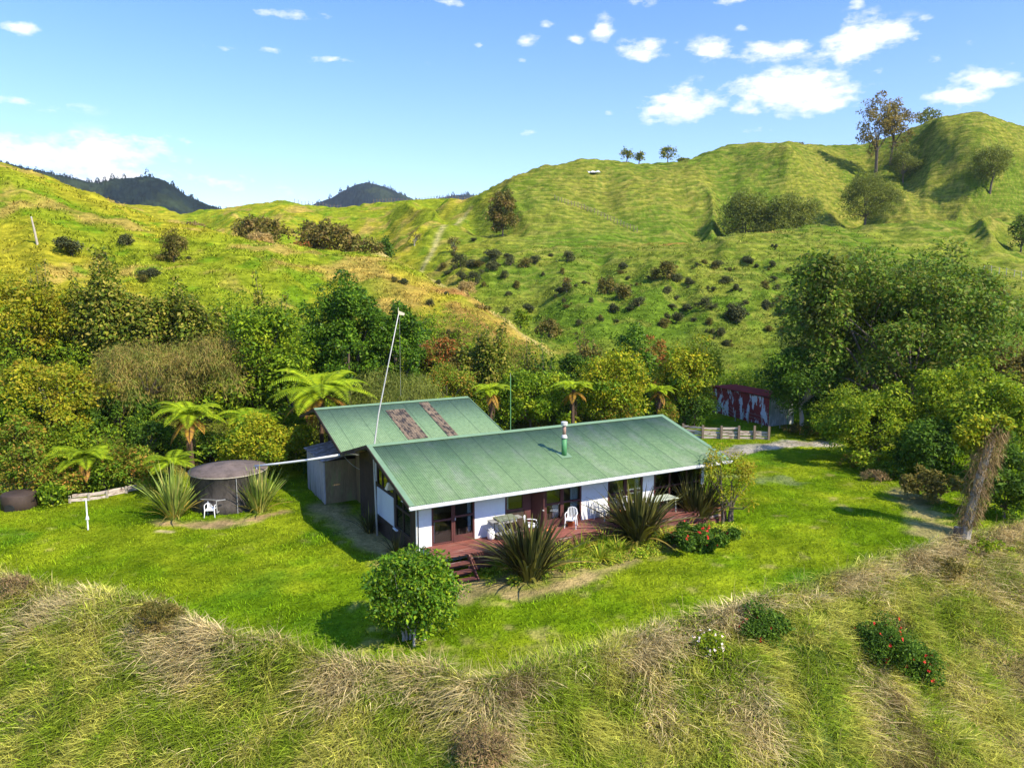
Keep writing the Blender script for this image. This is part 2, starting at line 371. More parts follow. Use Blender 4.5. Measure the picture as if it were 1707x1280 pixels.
isR = np.where(RR < np.interp(AZ, azs, L[8][0]) + 3, sstep(900, 985, uu), isR)
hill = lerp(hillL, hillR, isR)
spur = sstep(560, 800, uu) * sstep(940, 880, uu) * sstep(62, 78, RR) * sstep(1.5, -2, RR - L[8][0][:, None])
hill = lerp(hill, c3(.36, .23, .055), spur * sstep(.3, .6, nE) * .85)
hill = lerp(hill, c3(.36, .15, .06), spur * sstep(.6, .7, nA) * .6)
crest = np.exp(-((RR - L[8][0][:, None]) / 1.6) ** 2) * sstep(-50, 60, uu) * sstep(940, 900, uu)
hill = lerp(hill, c3(.50, .38, .16), crest * .75 * sstep(.3, .5, nC + .15))
bare = np.exp(-((uu - 1160 - 60 * (nE - .5)) / 130.0) ** 2) * np.exp(-((RR - 148) / 4.0) ** 2)
hill = lerp(hill, c3(.34, .17, .05), np.clip(bare * 1.1, 0, 1) * sstep(.42, .6, nA))
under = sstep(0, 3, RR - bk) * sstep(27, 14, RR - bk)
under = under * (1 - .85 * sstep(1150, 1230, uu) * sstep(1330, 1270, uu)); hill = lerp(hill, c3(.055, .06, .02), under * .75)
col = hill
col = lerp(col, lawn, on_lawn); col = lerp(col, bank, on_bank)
lip = np.exp(-((RR - eg + .7) / .8) ** 2); col = lerp(col, c3(.47, .36, .19), lip * sstep(.35, .6, nA + .15 * sstep(850, 1000, uu)) * .9)
def seg_d(ax, ay, bx, by):
    t = np.clip(((XX - ax) * (bx - ax) + (YY - ay) * (by - ay)) / ((bx - ax) ** 2 + (by - ay) ** 2), 0, 1)
    return np.hypot(XX - ax - t * (bx - ax), YY - ay - t * (by - ay))
def path_mask(pts, w, soft=.5, wob=1.2):
    d = np.full(XX.shape, 1e9)
    for a, b in zip(pts[:-1], pts[1:]): d = np.minimum(d, seg_d(a[0], a[1], b[0], b[1]))
    return sstep(w + soft, w - soft, d + (nC - .5) * wob + (nA - .5) * wob)
flatz = lambda u, v: gzp(u, v, float(LAWN_Z(50)))
dirt = c3(.36, .24, .13); straw = c3(.46, .33, .16)
beds = path_mask([h2w(1.5, -2.4), h2w(6, -2.2), h2w(11, -2.0), h2w(15.5, -1.6)], .7)
beds = np.maximum(beds, path_mask([h2w(3.0, -3.6), h2w(5.2, -3.8), h2w(9.5, -2.8)], .4, .4, 1.2))
beds = np.maximum(beds, path_mask([h2w(.2, 2), h2w(-.1, 7), h2w(-.6, 11.6)], .8))
col = lerp(col, straw * .85, beds * .85)
tk = path_mask([flatz(270, 868), flatz(330, 872), flatz(400, 866), flatz(470, 848)], .42, .4)
col = lerp(col, dirt, tk * .9)
lawn_dirt = path_mask([flatz(265, 880), flatz(285, 881)], .22, .2, .3); col = lerp(col, c3(.5, .38, .22), lawn_dirt)
drive = path_mask([flatz(1150, 775), flatz(1200, 758), flatz(1255, 744), flatz(1320, 739), flatz(1375, 739)], 1.0, .35, 1.5)
drive = np.maximum(drive, path_mask([flatz(1180, 790), flatz(1240, 790), flatz(1290, 797)], .8, .6, 3.0) * .25)
col = lerp(col, lerp(np.broadcast_to(c3(.42, .37, .33), XX.shape + (3,)), c3(.30, .25, .2), sstep(.4, .6, nC)), drive * .92)
rt = path_mask([flatz(1600, 885), flatz(1560, 880), flatz(1545, 850), flatz(1500, 815)], .45, .6, 2.5); col = lerp(col, c3(.34, .25, .13), rt * .7)
far_path = np.exp(-((uu - (657 + (RR - 115) * 1.5 + (nD - .5) * 25)) / 5) ** 2) * sstep(112, 118, RR) * sstep(205, 190, RR)
col = lerp(col, c3(.42, .36, .15), np.clip(far_path, 0, 1) * .8)
col = lerp(col, c3(.10, .15, .03), sstep(330, 600, RR))
V = np.stack([XX, YY, Z], -1).reshape(-1, 3)
nr = len(r_grid)
ii, jj = np.meshgrid(np.arange(ncol - 1), np.arange(nr - 1), indexing='ij'); a = (ii * nr + jj).ravel()
Q = np.stack([a, a + nr, a + nr + 1, a + 1], 1)
MAT_GROUND = attrmat('ground_grass', bump=True)
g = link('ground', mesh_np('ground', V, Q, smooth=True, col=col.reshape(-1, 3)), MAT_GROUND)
kind(g, 'structure')
COL = col
def gcol(x, y):
    ia = np.interp(np.arctan2(x, y), azs, np.arange(ncol)); ir = np.interp(np.hypot(x, y), r_grid, np.arange(nr))
    return COL[np.rint(ia).astype(int), np.rint(ir).astype(int)]

# ------------------------------------------------------------------ materials of built things
def roof_mat(name, a, b, fade, fade_amt):
    """painted corrugated iron: each sheet its own tint, shading painted across the ribs, a dark line for shadow and grime along every side lap, faded patches"""
    m, nt, out = newmat(name); co = N(nt, 'ShaderNodeTexCoord').outputs['Object']
    s = N(nt, 'ShaderNodeSeparateXYZ'); nt.links.new(co, s.inputs[0])
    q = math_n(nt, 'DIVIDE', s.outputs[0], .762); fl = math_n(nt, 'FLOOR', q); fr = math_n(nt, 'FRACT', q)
    wnz = N(nt, 'ShaderNodeTexWhiteNoise', noise_dimensions='1D'); nt.links.new(fl, wnz.inputs['W'])
    c = mixc(nt, wnz.outputs['Value'], a, b)
    cs = objco(nt, (1.0, .35, .35)); n1 = noise(nt, cs, 1.1, 6, .65); n2 = noise(nt, objco(nt), 5, 5, .7)
    c = mixc(nt, math_n(nt, 'MULTIPLY', ramp(nt, n1, [(.5, (0, 0, 0)), (.66, (1, 1, 1))]), fade_amt), c, fade)
    c = mixc(nt, 1.0, c, ramp(nt, n2, [(.3, (.72, .75, .72)), (.7, (1.2, 1.17, 1.15))]), 'MULTIPLY')
    c = mixc(nt, math_n(nt, 'MULTIPLY', ramp(nt, noise(nt, objco(nt), 14, 3, .7), [(.64, (0, 0, 0)), (.7, (1, 1, 1))]), .45), c, (.07, .085, .05))
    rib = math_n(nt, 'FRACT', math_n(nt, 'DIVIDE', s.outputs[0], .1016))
    rib_shade = ramp(nt, rib, [(0, (.48, .52, .48)), (.28, (.70, .72, .70)), (.5, (1.22, 1.2, 1.2)), (.8, (1.12, 1.1, 1.1)), (1, (.48, .52, .48))])  # light and dark flanks of each corrugation painted into the colour
    c = mixc(nt, .75, c, mixc(nt, 1.0, c, rib_shade, 'MULTIPLY'))
    lap = ramp(nt, fr, [(0, (1, 1, 1)), (.035, (1, 1, 1)), (.06, (0, 0, 0))])  # overlap shadow painted as a dark line, with some grime
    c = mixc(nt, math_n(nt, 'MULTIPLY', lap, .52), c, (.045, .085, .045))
    p = N(nt, 'ShaderNodeBsdfPrincipled'); nt.links.new(c, p.inputs['Base Color']); p.inputs['Roughness'].default_value = .6; p.inputs['Specular IOR Level'].default_value = .25
    nt.links.new(p.outputs[0], out.inputs[0]); return m
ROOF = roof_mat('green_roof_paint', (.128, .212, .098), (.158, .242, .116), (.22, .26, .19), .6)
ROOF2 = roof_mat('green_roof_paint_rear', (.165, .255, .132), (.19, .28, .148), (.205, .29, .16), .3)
TRIMG = plain('green_flashing', (.165, .26, .145), .55, .12)
RUST = plain('rusty_sheet', (.19, .135, .085), .8, .45, 2.5, col2=(.05, .04, .032), patch=(.5, .56), stretch=(1, .4, 1))
WHITE = plain('white_paint', (.80, .80, .80), .6, .06, 1.2)
GUTTER = plain('white_gutter', (.70, .69, .66), .45, .05)
CLAD = plain('white_board', (.62, .66, .72), .6, .05)
BROWN = plain('brown_stain', (.105, .038, .032), .6, .25)
DKBROWN = plain('dark_brown_board', (.055, .036, .026), .75, .4, 1.5)
DECKM = plain('red_brown_deck', (.25, .085, .062), .6, .35, .9, col2=(.31, .16, .12), stretch=(.4, 3, 1))
FASC = plain('weathered_red_plank', (.14, .05, .038), .75, .4, 1.3, col2=(.42, .36, .31), patch=(.56, .68), stretch=(.5, 1, 4))
GREYW = plain('grey_weathered_board', (.46, .41, .37), .85, .3, 1.5, stretch=(4, 4, .5), col2=(.16, .12, .10), patch=(.56, .72))
LEANROOF = plain('mossy_board', (.22, .165, .125), .9, .4, 2, col2=(.40, .32, .29), patch=(.5, .6))
TINWALL = plain('stained_iron', (.30, .20, .095), .8, .45, .9, col2=(.30, .28, .10), patch=(.5, .7), stretch=(2.5, 2.5, .5))
CONC = plain('lichened_concrete', (.10, .083, .072), .9, .35, 1.6, col2=(.045, .038, .034), patch=(.48, .66), stretch=(1.6, 1.6, .7))
CONCL = plain('concrete_lid', (.145, .108, .09), .9, .3, 1.5, col2=(.08, .06, .048), patch=(.5, .7))
PLASTIC = plain('white_plastic', (.80, .80, .80), .4, .03)
GASW = plain('white_gas_steel', (.80, .80, .80), .35, .05)
CREAM = plain('cream_steel', (.62, .56, .45), .45, .1)
STEEL = plain('stove_steel', (.30, .29, .27), .45, .3, 3)
BBQTOP = plain('worn_bbq_lid', (.17, .19, .13), .6, .4, 3, col2=(.38, .38, .33))
BLACK = plain('black_iron', (.025, .025, .025), .5, .3)
GALV = plain('galvanised', (.52, .50, .47), .5, .2, 4)
COPPER = plain('weathered_flue', (.36, .22, .17), .5, .3, 5)
FLUEG = plain('flue_green', (.085, .26, .10), .5, .1)
INWALL = plain('interior_wall', (.32, .26, .21), .8, .1)
INFLOOR = plain('interior_boards', (.50, .30, .12), .5, .2, 1, stretch=(1, 8, 1))
PINE = plain('pine', (.58, .36, .12), .5, .15)
CURT = plain('net_curtain', (.72, .72, .70), .9, .08, 8, stretch=(6, 1, .3))
TERRA = plain('terracotta', (.52, .17, .05), .7, .2)
TABLEG = plain('pale_green_table', (.48, .52, .40), .5, .1)
LAMPM = plain('cream_shade', (.78, .66, .46), .5, .05)
POLEM = plain('grey_pole', (.52, .50, .47), .5, .2, 3)
GPOLE = plain('green_pole', (.14, .33, .14), .5, .1)
POST = plain('weathered_post', (.19, .14, .10), .9, .35, 3)
PALEPOST = plain('pale_post', (.42, .36, .28), .9, .3, 3)
WIRE = plain('fence_wire', (.34, .33, .31), .5, .2)
BARNR = plain('peeling_red_iron', (.30, .05, .04), .75, .3, .75, col2=(.72, .72, .74), patch=(.53, .545), stretch=(1.4, 1.4, .5))
BARNROOF = plain('red_iron_roof', (.24, .04, .03), .95, .2, spec=.02)
BARNG = plain('grey_iron', (.33, .35, .31), .7, .25, 1.5, stretch=(2, 2, .5), col2=(.55, .56, .53), patch=(.5, .62))
SLEEPER = plain('bleached_sleeper', (.50, .42, .35), .9, .35, 2, col2=(.18, .11, .08), patch=(.5, .62), stretch=(.6, .6, 3))
BARK = plain('bark', (.13, .10, .075), .9, .35, 3, bump=.6)
BARKP = plain('pale_bark', (.36, .32, .27), .9, .25, 3, bump=.5)
FERNTRUNK = plain('fern_trunk', (.11, .065, .04), .95, .4, 6, bump=.8)
def glassmat():
    m, nt, out = newmat('window_glass')
    t = N(nt, 'ShaderNodeBsdfTransparent'); t.inputs[0].default_value = (.82, .85, .85, 1)
    gl = N(nt, 'ShaderNodeBsdfGlossy'); gl.inputs['Roughness'].default_value = .02
    fr = N(nt, 'ShaderNodeFresnel'); fr.inputs[0].default_value = 1.5
    ms = N(nt, 'ShaderNodeMixShader'); nt.links.new(math_n(nt, 'MULTIPLY', fr.outputs[0], 1.6, clamp=True), ms.inputs[0]); nt.links.new(t.outputs[0], ms.inputs[1]); nt.links.new(gl.outputs[0], ms.inputs[2])
    nt.links.new(ms.outputs[0], out.inputs[0]); return m
GLASS = glassmat()

# ------------------------------------------------------------------ the house: two parallel gables under green iron, in its own frame (X along the eave, Y into the depth)
ZE, W1, HR, W2, W3, HX, HL, L2 = 2.25, 5.466, 1.495, 4.398, 5.372, 1.537, 17.7, 9.81
ZR = ZE + HR; YV = W1 + W2; ZV = ZR - W2 * HR / W1; YX = YV + W3; ZX = ZV + HX; YB = YX + 3.6; ZB = ZX - 3.6 * HR / W1
house = thing('house', 'long white bungalow with brown joinery under two green corrugated iron roofs', 'house', h2w(0, 0, 0), YAW)

def corrugated(name, x0, x1, lo, hi, mat, parent, amp=.014, pitch=.1016, nper=8):
    n = int((x1 - x0) / pitch * nper); xs = np.linspace(x0, x1, n + 1); ph = 2 * PI * xs / pitch
    d = np.array([0, hi[0] - lo[0], hi[1] - lo[1]]); d /= np.linalg.norm(d); nr_ = np.array([0, -d[2], d[1]])
    off = (np.cos(ph) * amp)[:, None] * nr_[None]
    A = np.stack([xs, xs * 0 + lo[0], xs * 0 + lo[1]], 1) + off; B = np.stack([xs, xs * 0 + hi[0], xs * 0 + hi[1]], 1) + off
    k = np.arange(n); q = np.stack([k, k + 1, n + 1 + k + 1, n + 1 + k], 1)
    t = -nr_ * .004; V_ = np.concatenate([A, B, A + t, B + t]); m_ = 2 * (n + 1)
    q2 = q[:, ::-1] + m_; e = np.stack([k + m_, k + m_ + 1, k + 1, k], 1); e2 = np.stack([n + 1 + k, n + 1 + k + 1, n + 1 + k + 1 + m_, n + 1 + k + m_], 1)
    return link(name, mesh_np(name, V_, np.concatenate([q, q2, e, e2])), mat, parent)

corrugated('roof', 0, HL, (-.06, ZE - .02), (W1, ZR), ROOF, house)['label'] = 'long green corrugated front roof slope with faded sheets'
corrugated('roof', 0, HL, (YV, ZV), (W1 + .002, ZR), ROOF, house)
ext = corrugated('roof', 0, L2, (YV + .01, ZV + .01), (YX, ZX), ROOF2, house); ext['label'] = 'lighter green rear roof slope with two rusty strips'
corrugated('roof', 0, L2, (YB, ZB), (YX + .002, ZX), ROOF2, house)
def sl(y): return ZV + (y - YV) * HX / W3 + .03
for k_, (xa, xb, ya, yb) in enumerate(((3.95, 5.15, YV + .6, YV + 4.35), (6.35, 6.95, YV + .1, YX - .35))):
    m = MB(); m.prism([(ya, sl(ya)), (yb, sl(yb)), (yb, sl(yb) + .012), (ya, sl(ya) + .012)], xa, xb, 'x')
    nb = 3 if k_ == 0 else 5
    for j in range(1, nb):
        y = ya + (yb - ya) * j / nb; m.prism([(y - .03, sl(y - .03) + .014), (y + .03, sl(y + .03) + .014), (y + .03, sl(y + .03) + .03), (y - .03, sl(y - .03) + .03)], xa - .02, xb + .02, 'x')
    for xr in np.arange(xa + .08, xb, .152): m.prism([(ya, sl(ya) + .013), (yb, sl(yb) + .013), (yb, sl(yb) + .026), (ya, sl(ya) + .026)], xr - .02, xr + .02, 'x')
    o = m.build('rusty_sheet', RUST, house); o['label'] = 'wide rusted brown roof sheet' if k_ == 0 else 'narrow rusted brown roof strip'
m = MB(); m.prism([(W1 - .2, ZR - .035), (W1, ZR + .03), (W1 + .2, ZR - .035), (W1 + .2, ZR - .02), (W1, ZR + .048), (W1 - .2, ZR - .02)], -.02, HL + .02, 'x'); m.build('ridge_cap', TRIMG, house)
m = MB(); m.prism([(YX - .2, ZX - .035), (YX, ZX + .03), (YX + .2, ZX - .035), (YX + .2, ZX - .02), (YX, ZX + .048), (YX - .2, ZX - .02)], -.02, L2 + .02, 'x'); m.build('ridge_cap', TRIMG, house)
def barge(x0, x1, ya, za, yb, zb, mat, d=.17, up=.03):
    m = MB(); m.prism([(ya, za + up), (yb, zb + up), (yb, zb + up - d), (ya, za + up - d)], x0, x1, 'x'); return m.build('barge_board', mat, house)
for x0, x1 in ((-.045, -.005), (HL + .005, HL + .045)):
    barge(x0, x1, -.06, ZE - .02, W1, ZR, TRIMG if x0 > 0 else DKBROWN); barge(x0, x1, W1, ZR, YV, ZV, DKBROWN)
for x0, x1 in ((-.05, -.008), (L2 + .008, L2 + .05)): barge(x0, x1, YV, ZV, YX, ZX, TRIMG if x0 > 0 else DKBROWN); barge(x0, x1, YX, ZX, YB, ZB, DKBROWN)
for x0, x1 in ((-.0, .22), (HL - .22, HL)):
    m = MB()
    m.prism([(-.07, ZE - .005), (W1 - .02, ZR + .005), (W1 - .02, ZR + .02), (-.07, ZE + .01)], x0, x1, 'x'); m.build('rake_flashing', TRIMG, house)
m = MB(); m.prism([(-.17, ZE - .03), (-.155, ZE - .03), (-.15, ZE - .12), (-.07, ZE - .12), (-.06, ZE - .05), (-.04, ZE - .05), (-.04, ZE - .15), (-.17, ZE - .15)], -.02, HL + .06, 'x'); m.build('gutter', GUTTER, house)
m = MB(); m.box(.0, HL, -.035, 0, ZE - .22, ZE - .04); m.build('fascia', WHITE, house)
m = MB(); m.tube([(.55, -.1, ZE - .14), (.58, .25, ZE - .32), (.68, .94, ZE - .38), (.68, .95, -.7)], .04, 8); m.build('downpipe', GUTTER, house)
m = MB(); m.tube([(.86, .4, ZE - .28), (1.2, .4, ZE - .26), (1.32, .7, ZE - .3)], .035, 8); m.build('eave_bracket', DKBROWN, house)
# walls
YW = 1.0; ZT = 2.44; XL, XR = .8, 16.9; YE = 9.3
m = MB()
for a, b in ((XL, 1.40), (3.46, 5.0), (9.15, 10.7), (12.83, 13.54), (16.67, XR)):
    m.box(a, b, YW, YW + .12, -.9, ZT)
    for zz in np.arange(-.75, 2.4, .2): m.box(a + .002, b - .002, YW - .006, YW, zz, zz + .186)
m.box(1.40, 16.67, YW + .01, YW + .11, -.9, -.005)
m.build('wall', WHITE, house)['label'] = 'white painted front wall'
m = MB(); m.prism([(YW + .12, -.9), (YE, -.9), (YE, ZR - (YE - W1) * HR / W1 - .12), (W1, ZR - .12), (YW + .12, ZT)], XR - .12, XR, 'x'); m.build('wall', WHITE, house)
m = MB(); m.prism([(YE - .12, -.9), (YE, -.9), (YE, 2.6), (YE - .12, 2.6)], XL + .12, XR - .12, 'x'); m.build('wall', DKBROWN, house)
# left gable end: brown boards, white panel, strip of windows
zr = lambda y: (ZE + y * HR / W1 if y < W1 else ZR - (y - W1) * HR / W1) - .13
m = MB()
def gp(y0, y1, z0, z1=None):
    m.prism([(y0, z0), (y1, z0), (y1, zr(y1) if z1 is None else z1), (y0, zr(y0) if z1 is None else z1)], XL, XL + .12, 'x')
gp(YW, 1.9, -.9); gp(1.9, 4.05, -.9, .05); gp(4.05, 6.46, -.9, 1.48); gp(3.9, 4.05, .05); gp(6.46, 6.75, -.9); gp(6.75, YE, -.9)
gp(1.9, 3.9, 2.25); gp(4.05, W1, 2.5); gp(W1, 6.46, 2.5)
for y in np.arange(7.0, YE, .22): m.box(XL - .012, XL, y, y + .02, -.8, 2.4)
m.build('wall', DKBROWN, house)['label'] = 'dark brown gable end wall'
m = MB(); m.box(XL - .03, XL - .003, 4.08, 6.44, .08, 1.45); m.build('panel', CLAD, house)['label'] = 'white sheet panel under the gable windows'
m = MB(); m.box(XL - .05, XL - .004, 6.5, 6.72, 1.7, 2.75); m.build('corner_board', WHITE, house)
m = MB(); m.box(XL - .09, XL - .003, 3.6, 4.1, .0, .06); m.build('sill', WHITE, house)

def window(x0, x1, z0, z1, rails=(), mulls=(), name='window', fw=.085, mat=BROWN, side=None, y=None, kick=None):
    """frame (part) with its glass as sub-part; along the front wall, or along the gable end when side is set"""
    y = YW + .02 if y is None else y; m = MB(); g_ = MB()
    def bx(mm, a, b, c, d, e0, e1):
        if side is None: mm.box(a, b, y + e0, y + e1, c, d)
        else: mm.box(side + e0, side + e1, a, b, c, d)
    bx(m, x0, x0 + fw, z0, z1, -.035, .07); bx(m, x1 - fw, x1, z0, z1, -.035, .07); bx(m, x0 + fw, x1 - fw, z0, z0 + fw, -.033, .068); bx(m, x0 + fw, x1 - fw, z1 - fw, z1, -.033, .068)
    for r in rails: bx(m, x0 + fw, x1 - fw, r - fw / 2, r + fw / 2, -.031, .066)
    for q in mulls: bx(m, q - fw / 2, q + fw / 2, z0 + fw, z1 - fw, -.029, .064)
    if kick: bx(m, x0 + fw, x1 - fw, z0 + fw, kick, -.01, .04)
    f = m.build(name, mat, house)
    bx(g_, x0 + fw, x1 - fw, (kick or z0 + fw), z1 - fw, .012, .018); g_.build('pane', GLASS, f); return f
def curtain(par, x0, x1, z0, z1, y=None):
    y = YW + .16 if y is None else y; n = int((x1 - x0) / .02); xs = np.linspace(x0, x1, n); ys = y + .025 * np.sin(xs * 55)
    V_ = np.concatenate([np.stack([xs, ys, xs * 0 + z0], 1), np.stack([xs, ys, xs * 0 + z1], 1)]); k = np.arange(n - 1)
    return link('curtain', mesh_np('curtain', V_, np.stack([k, k + 1, n + k + 1, n + k], 1), smooth=True), CURT, par)
w_ = window(1.40, 2.42, .0, ZT - .02, rails=(1.08,), name='glazed_door'); curtain(w_, 1.5, 1.62, .08, 1.02)
w_ = window(2.43, 3.46, .0, ZT - .02, rails=(1.15,), name='glazed_door', kick=.3); curtain(w_, 3.18, 3.36, .32, 2.3)
m = MB(); m.box(.02, .06, -.02, .0, 0, .12); m.v = [(x + 2.47, y + YW - .02, z + 1.0) for x, y, z in m.v]; m.build('handle', GALV, w_)
w_ = window(5.0, 6.0, .98, ZT - .02); curtain(w_, 5.09, 5.27, 1.05, 2.3)
m = MB(); m.box(5.0, 6.0, YW + .005, YW + .09, .0, .976); m.build('timber_panel', DKBROWN, house)
m = MB(); m.box(6.01, 6.34, YW - .02, YW + .09, 0, ZT - .02); m.build('door_post', BROWN, house)
d_ = MB(); d_.box(0, .8, -.02, .02, .03, 2.05); d_.v = [(6.4 + x * .35 - y, YW + .1 - x * .93, z) for x, y, z in d_.v]; dl = d_.build('door', BROWN, house); dl['label'] = 'brown timber door standing open over the deck'
m = MB(); m.box(6.62, 6.68, YW - .66, YW - .62, .98, 1.04); m.box(6.60, 6.62, YW - .75, YW - .61, 1.0, 1.03); m.build('handle', GALV, dl)
m = MB(); m.box(7.06, 7.12, YW - .02, YW + .09, 0, ZT - .02); m.box(6.34, 7.06, YW - .018, YW + .088, 2.12, ZT - .02); m.build('door_frame', BROWN, house)
w_ = window(7.12, 8.05, .0, ZT - .02, rails=(1.02,), name='glazed_door', kick=.28); curtain(w_, 7.62, 7.95, .3, 1.0)
w_ = window(8.06, 9.15, .0, ZT - .02, rails=(1.02,), kick=.3); curtain(w_, 8.62, 9.05, .3, 2.3)
w_ = window(10.70, 11.75, .0, ZT - .02, rails=(1.02,), name='glazed_door', kick=.3)
w_ = window(11.76, 12.83, .0, ZT - .02, rails=(1.02,), kick=.35); curtain(w_, 12.5, 12.73, .4, 2.3)
w_ = window(13.54, 16.67, .0, ZT - .02, rails=(1.0,), mulls=(14.57, 15.7), kick=.4); curtain(w_, 13.64, 13.78, .45, 2.3); curtain(w_, 15.95, 16.45, .45, 2.3)
w_ = window(1.92, 3.88, .08, 2.22, rails=(1.15,), mulls=(2.9,), side=XL + .02, mat=DKBROWN)
w_ = window(4.08, 6.44, 1.5, 2.48, mulls=(4.9, 5.7), side=XL + .02, mat=DKBROWN)
m = MB(); m.box(XL + .16, XL + .18, 4.2, 4.75, 1.55, 2.3); m.build('curtain', CURT, w_); m = MB(); m.box(XL + .16, XL + .18, 2.1, 2.6, .3, 2.1); m.build('curtain', CURT, w_)
# inside: floor, partition, ceiling line
m = MB(); m.box(XL + .13, XR - .13, YW + .13, YE - .13, -.12, .015); m.build('floor', INFLOOR, house)
m = MB(); m.box(XL + .13, XR - .13, 5.2, 5.3, .02, 2.4); m.box(4.2, 4.3, YW + .13, 5.19, .02, 2.4); m.box(10.2, 10.3, YW + .13, 5.19, .02, 2.4); m.box(13.1, 13.2, YW + .13, 5.19, .02, 2.4); m.build('partition', INWALL, house)
m = MB(); m.box(XL + .13, XR - .13, YW + .13, 5.25, 2.41, 2.44); m.build('ceiling', INWALL, house)
m = MB(); m.box(.02, HL - .02, 0, YW - .002, ZE - .05, ZE - .02); m.build('soffit', WHITE, house)
# flue
FX, FY = 9.05, 2.42
fz = ZE + FY * HR / W1
fl = MB(); fl.lathe([(.13, fz - .1), (.13, fz + .86)], 20, (FX, FY, 0)); fo = fl.build('flue', FLUEG, house, True); fo['label'] = 'green chimney flue through the front roof slope'
m = MB(); m.lathe([(.135, fz + .86), (.165, fz + .87), (.15, fz + .94), (.09, fz + 1.05)], 20, (FX, FY, 0)); m.build('collar', GALV, fo, True)
m = MB(); m.lathe([(.088, fz + 1.0), (.088, fz + 1.52)], 16, (FX, FY, 0)); m.build('flue_pipe', COPPER, fo, True)
m = MB(); m.lathe([(.1, fz + 1.5), (.165, fz + 1.51), (.165, fz + 1.66), (.15, fz + 1.68)], 20, (FX, FY, 0)); m.build('cowl', GALV, fo)
m = MB(); m.prism([(FY - .3, fz - .3 * HR / W1 + .02), (FY + .3, fz + .3 * HR / W1 + .02), (FY + .3, fz + .3 * HR / W1 + .035), (FY - .3, fz - .3 * HR / W1 + .035)], FX - .3, FX + .3, 'x'); m.build('flashing', TRIMG, fo)
# rear wing walls and lean-to porch
m = MB(); m.box(1.45, 1.55, YE, 12.1, -.9, 2.35)
for y in np.arange(YE + .03, 12.1, .09): m.box(1.43, 1.449, y, y + .045, -.9, 2.34)
m.build('wall', TINWALL, house)['label'] = 'stained brown iron wall beside the lean-to'
m = MB(); m.box(1.56, L2 - .3, 12.0, YB - .5, -.9, 2.5); m.build('wall', DKBROWN, house)
lean = thing('lean_to', 'grey weathered board lean-to with a mossy roof against the rear wing', 'lean-to', h2w(-.35, 12.1, 0), YAW)
m = MB(); m.box(.05, 1.78, 0, .06, -.85, 1.62)
for x in np.arange(.06, 1.75, .09): m.box(x, x + .045, -.018, -.001, -.84, 1.6)
m.build('front_wall', TINWALL, lean)['label'] = 'lichened brown corrugated front wall'
m = MB(); ys_ = np.linspace(.06, 3.86, 13)
for i, (a, b) in enumerate(zip(ys_[:-1], ys_[1:])):
    tw = random.uniform(-.05, .05); m.add([(tw, a, -.8), (tw * .3, b - .02, -.8), (0, b - .02, 1.55), (0, a, 1.55), (tw + .025, a, -.8), (tw * .3 + .025, b - .02, -.8), (.025, b - .02, 1.55), (.025, a, 1.55)],
          [(0, 3, 2, 1), (4, 5, 6, 7), (0, 1, 5, 4), (1, 2, 6, 5), (2, 3, 7, 6), (3, 0, 4, 7)])
m.build('side_wall', GREYW, lean)
m = MB(); m.box(-.05, .04, -.05, .04, -.85, 1.6); m.build('post', GREYW, lean)
m = MB(); m.prism([(-.14, 1.63), (1.9, 1.95), (1.9, 1.99), (-.14, 1.67)], -.12, 4.0, 'y')
for y in (.9, 1.8, 2.7, 3.4): m.prism([(-.15, 1.672), (1.9, 1.992), (1.9, 2.01), (-.15, 1.69)], y, y + .05, 'y')
m.build('roof', LEANROOF, lean)

deck = thing('deck', 'red brown timber deck along the front of the house with side steps', 'deck', h2w(0, 0, 0), YAW)
m = MB()
for i, y in enumerate(np.arange(-.62, .99, .115)): m.box(1.0 + .0 * i, 16.9, y, y + .105, -.035, 0 + .0015 * (i % 2))
m.build('floor', DECKM, deck)
for k_, (z0, z1) in enumerate(((-.26, -.05), (-.5, -.3), (-.74, -.54))):
    m = MB(); m.box(2.35 + .03 * k_, 16.9, -.66 - .012 * k_, -.625 - .012 * k_, z0, z1); m.build('fascia_plank', FASC, deck)
for x in np.arange(2.4, 16.9, 1.8):
    m = MB(); m.box(x, x + .09, -.62, -.53, -1.05, -.04); m.build('pile', DKBROWN, deck)
for k_ in range(3):
    m = MB(); m.box(1.35 + .12 * k_, 2.33, -.98 - .3 * k_ + .02, -.66 - .3 * k_, -.3 - .25 * k_, -.25 - .25 * k_); m.box(1.35 + .12 * k_, 2.33, -.68 - .3 * k_, -.665 - .3 * k_, -.5 - .25 * k_, -.302 - .25 * k_); m.build('step', FASC, deck)
m = MB(); m.beam((2.34, -.7, -.02), (2.4, -1.65, -.95), .05, .2); m.beam((2.36, -.72, -.1), (2.36, -.72, -1.0), .06); m.build('step_rail', FASC, deck)

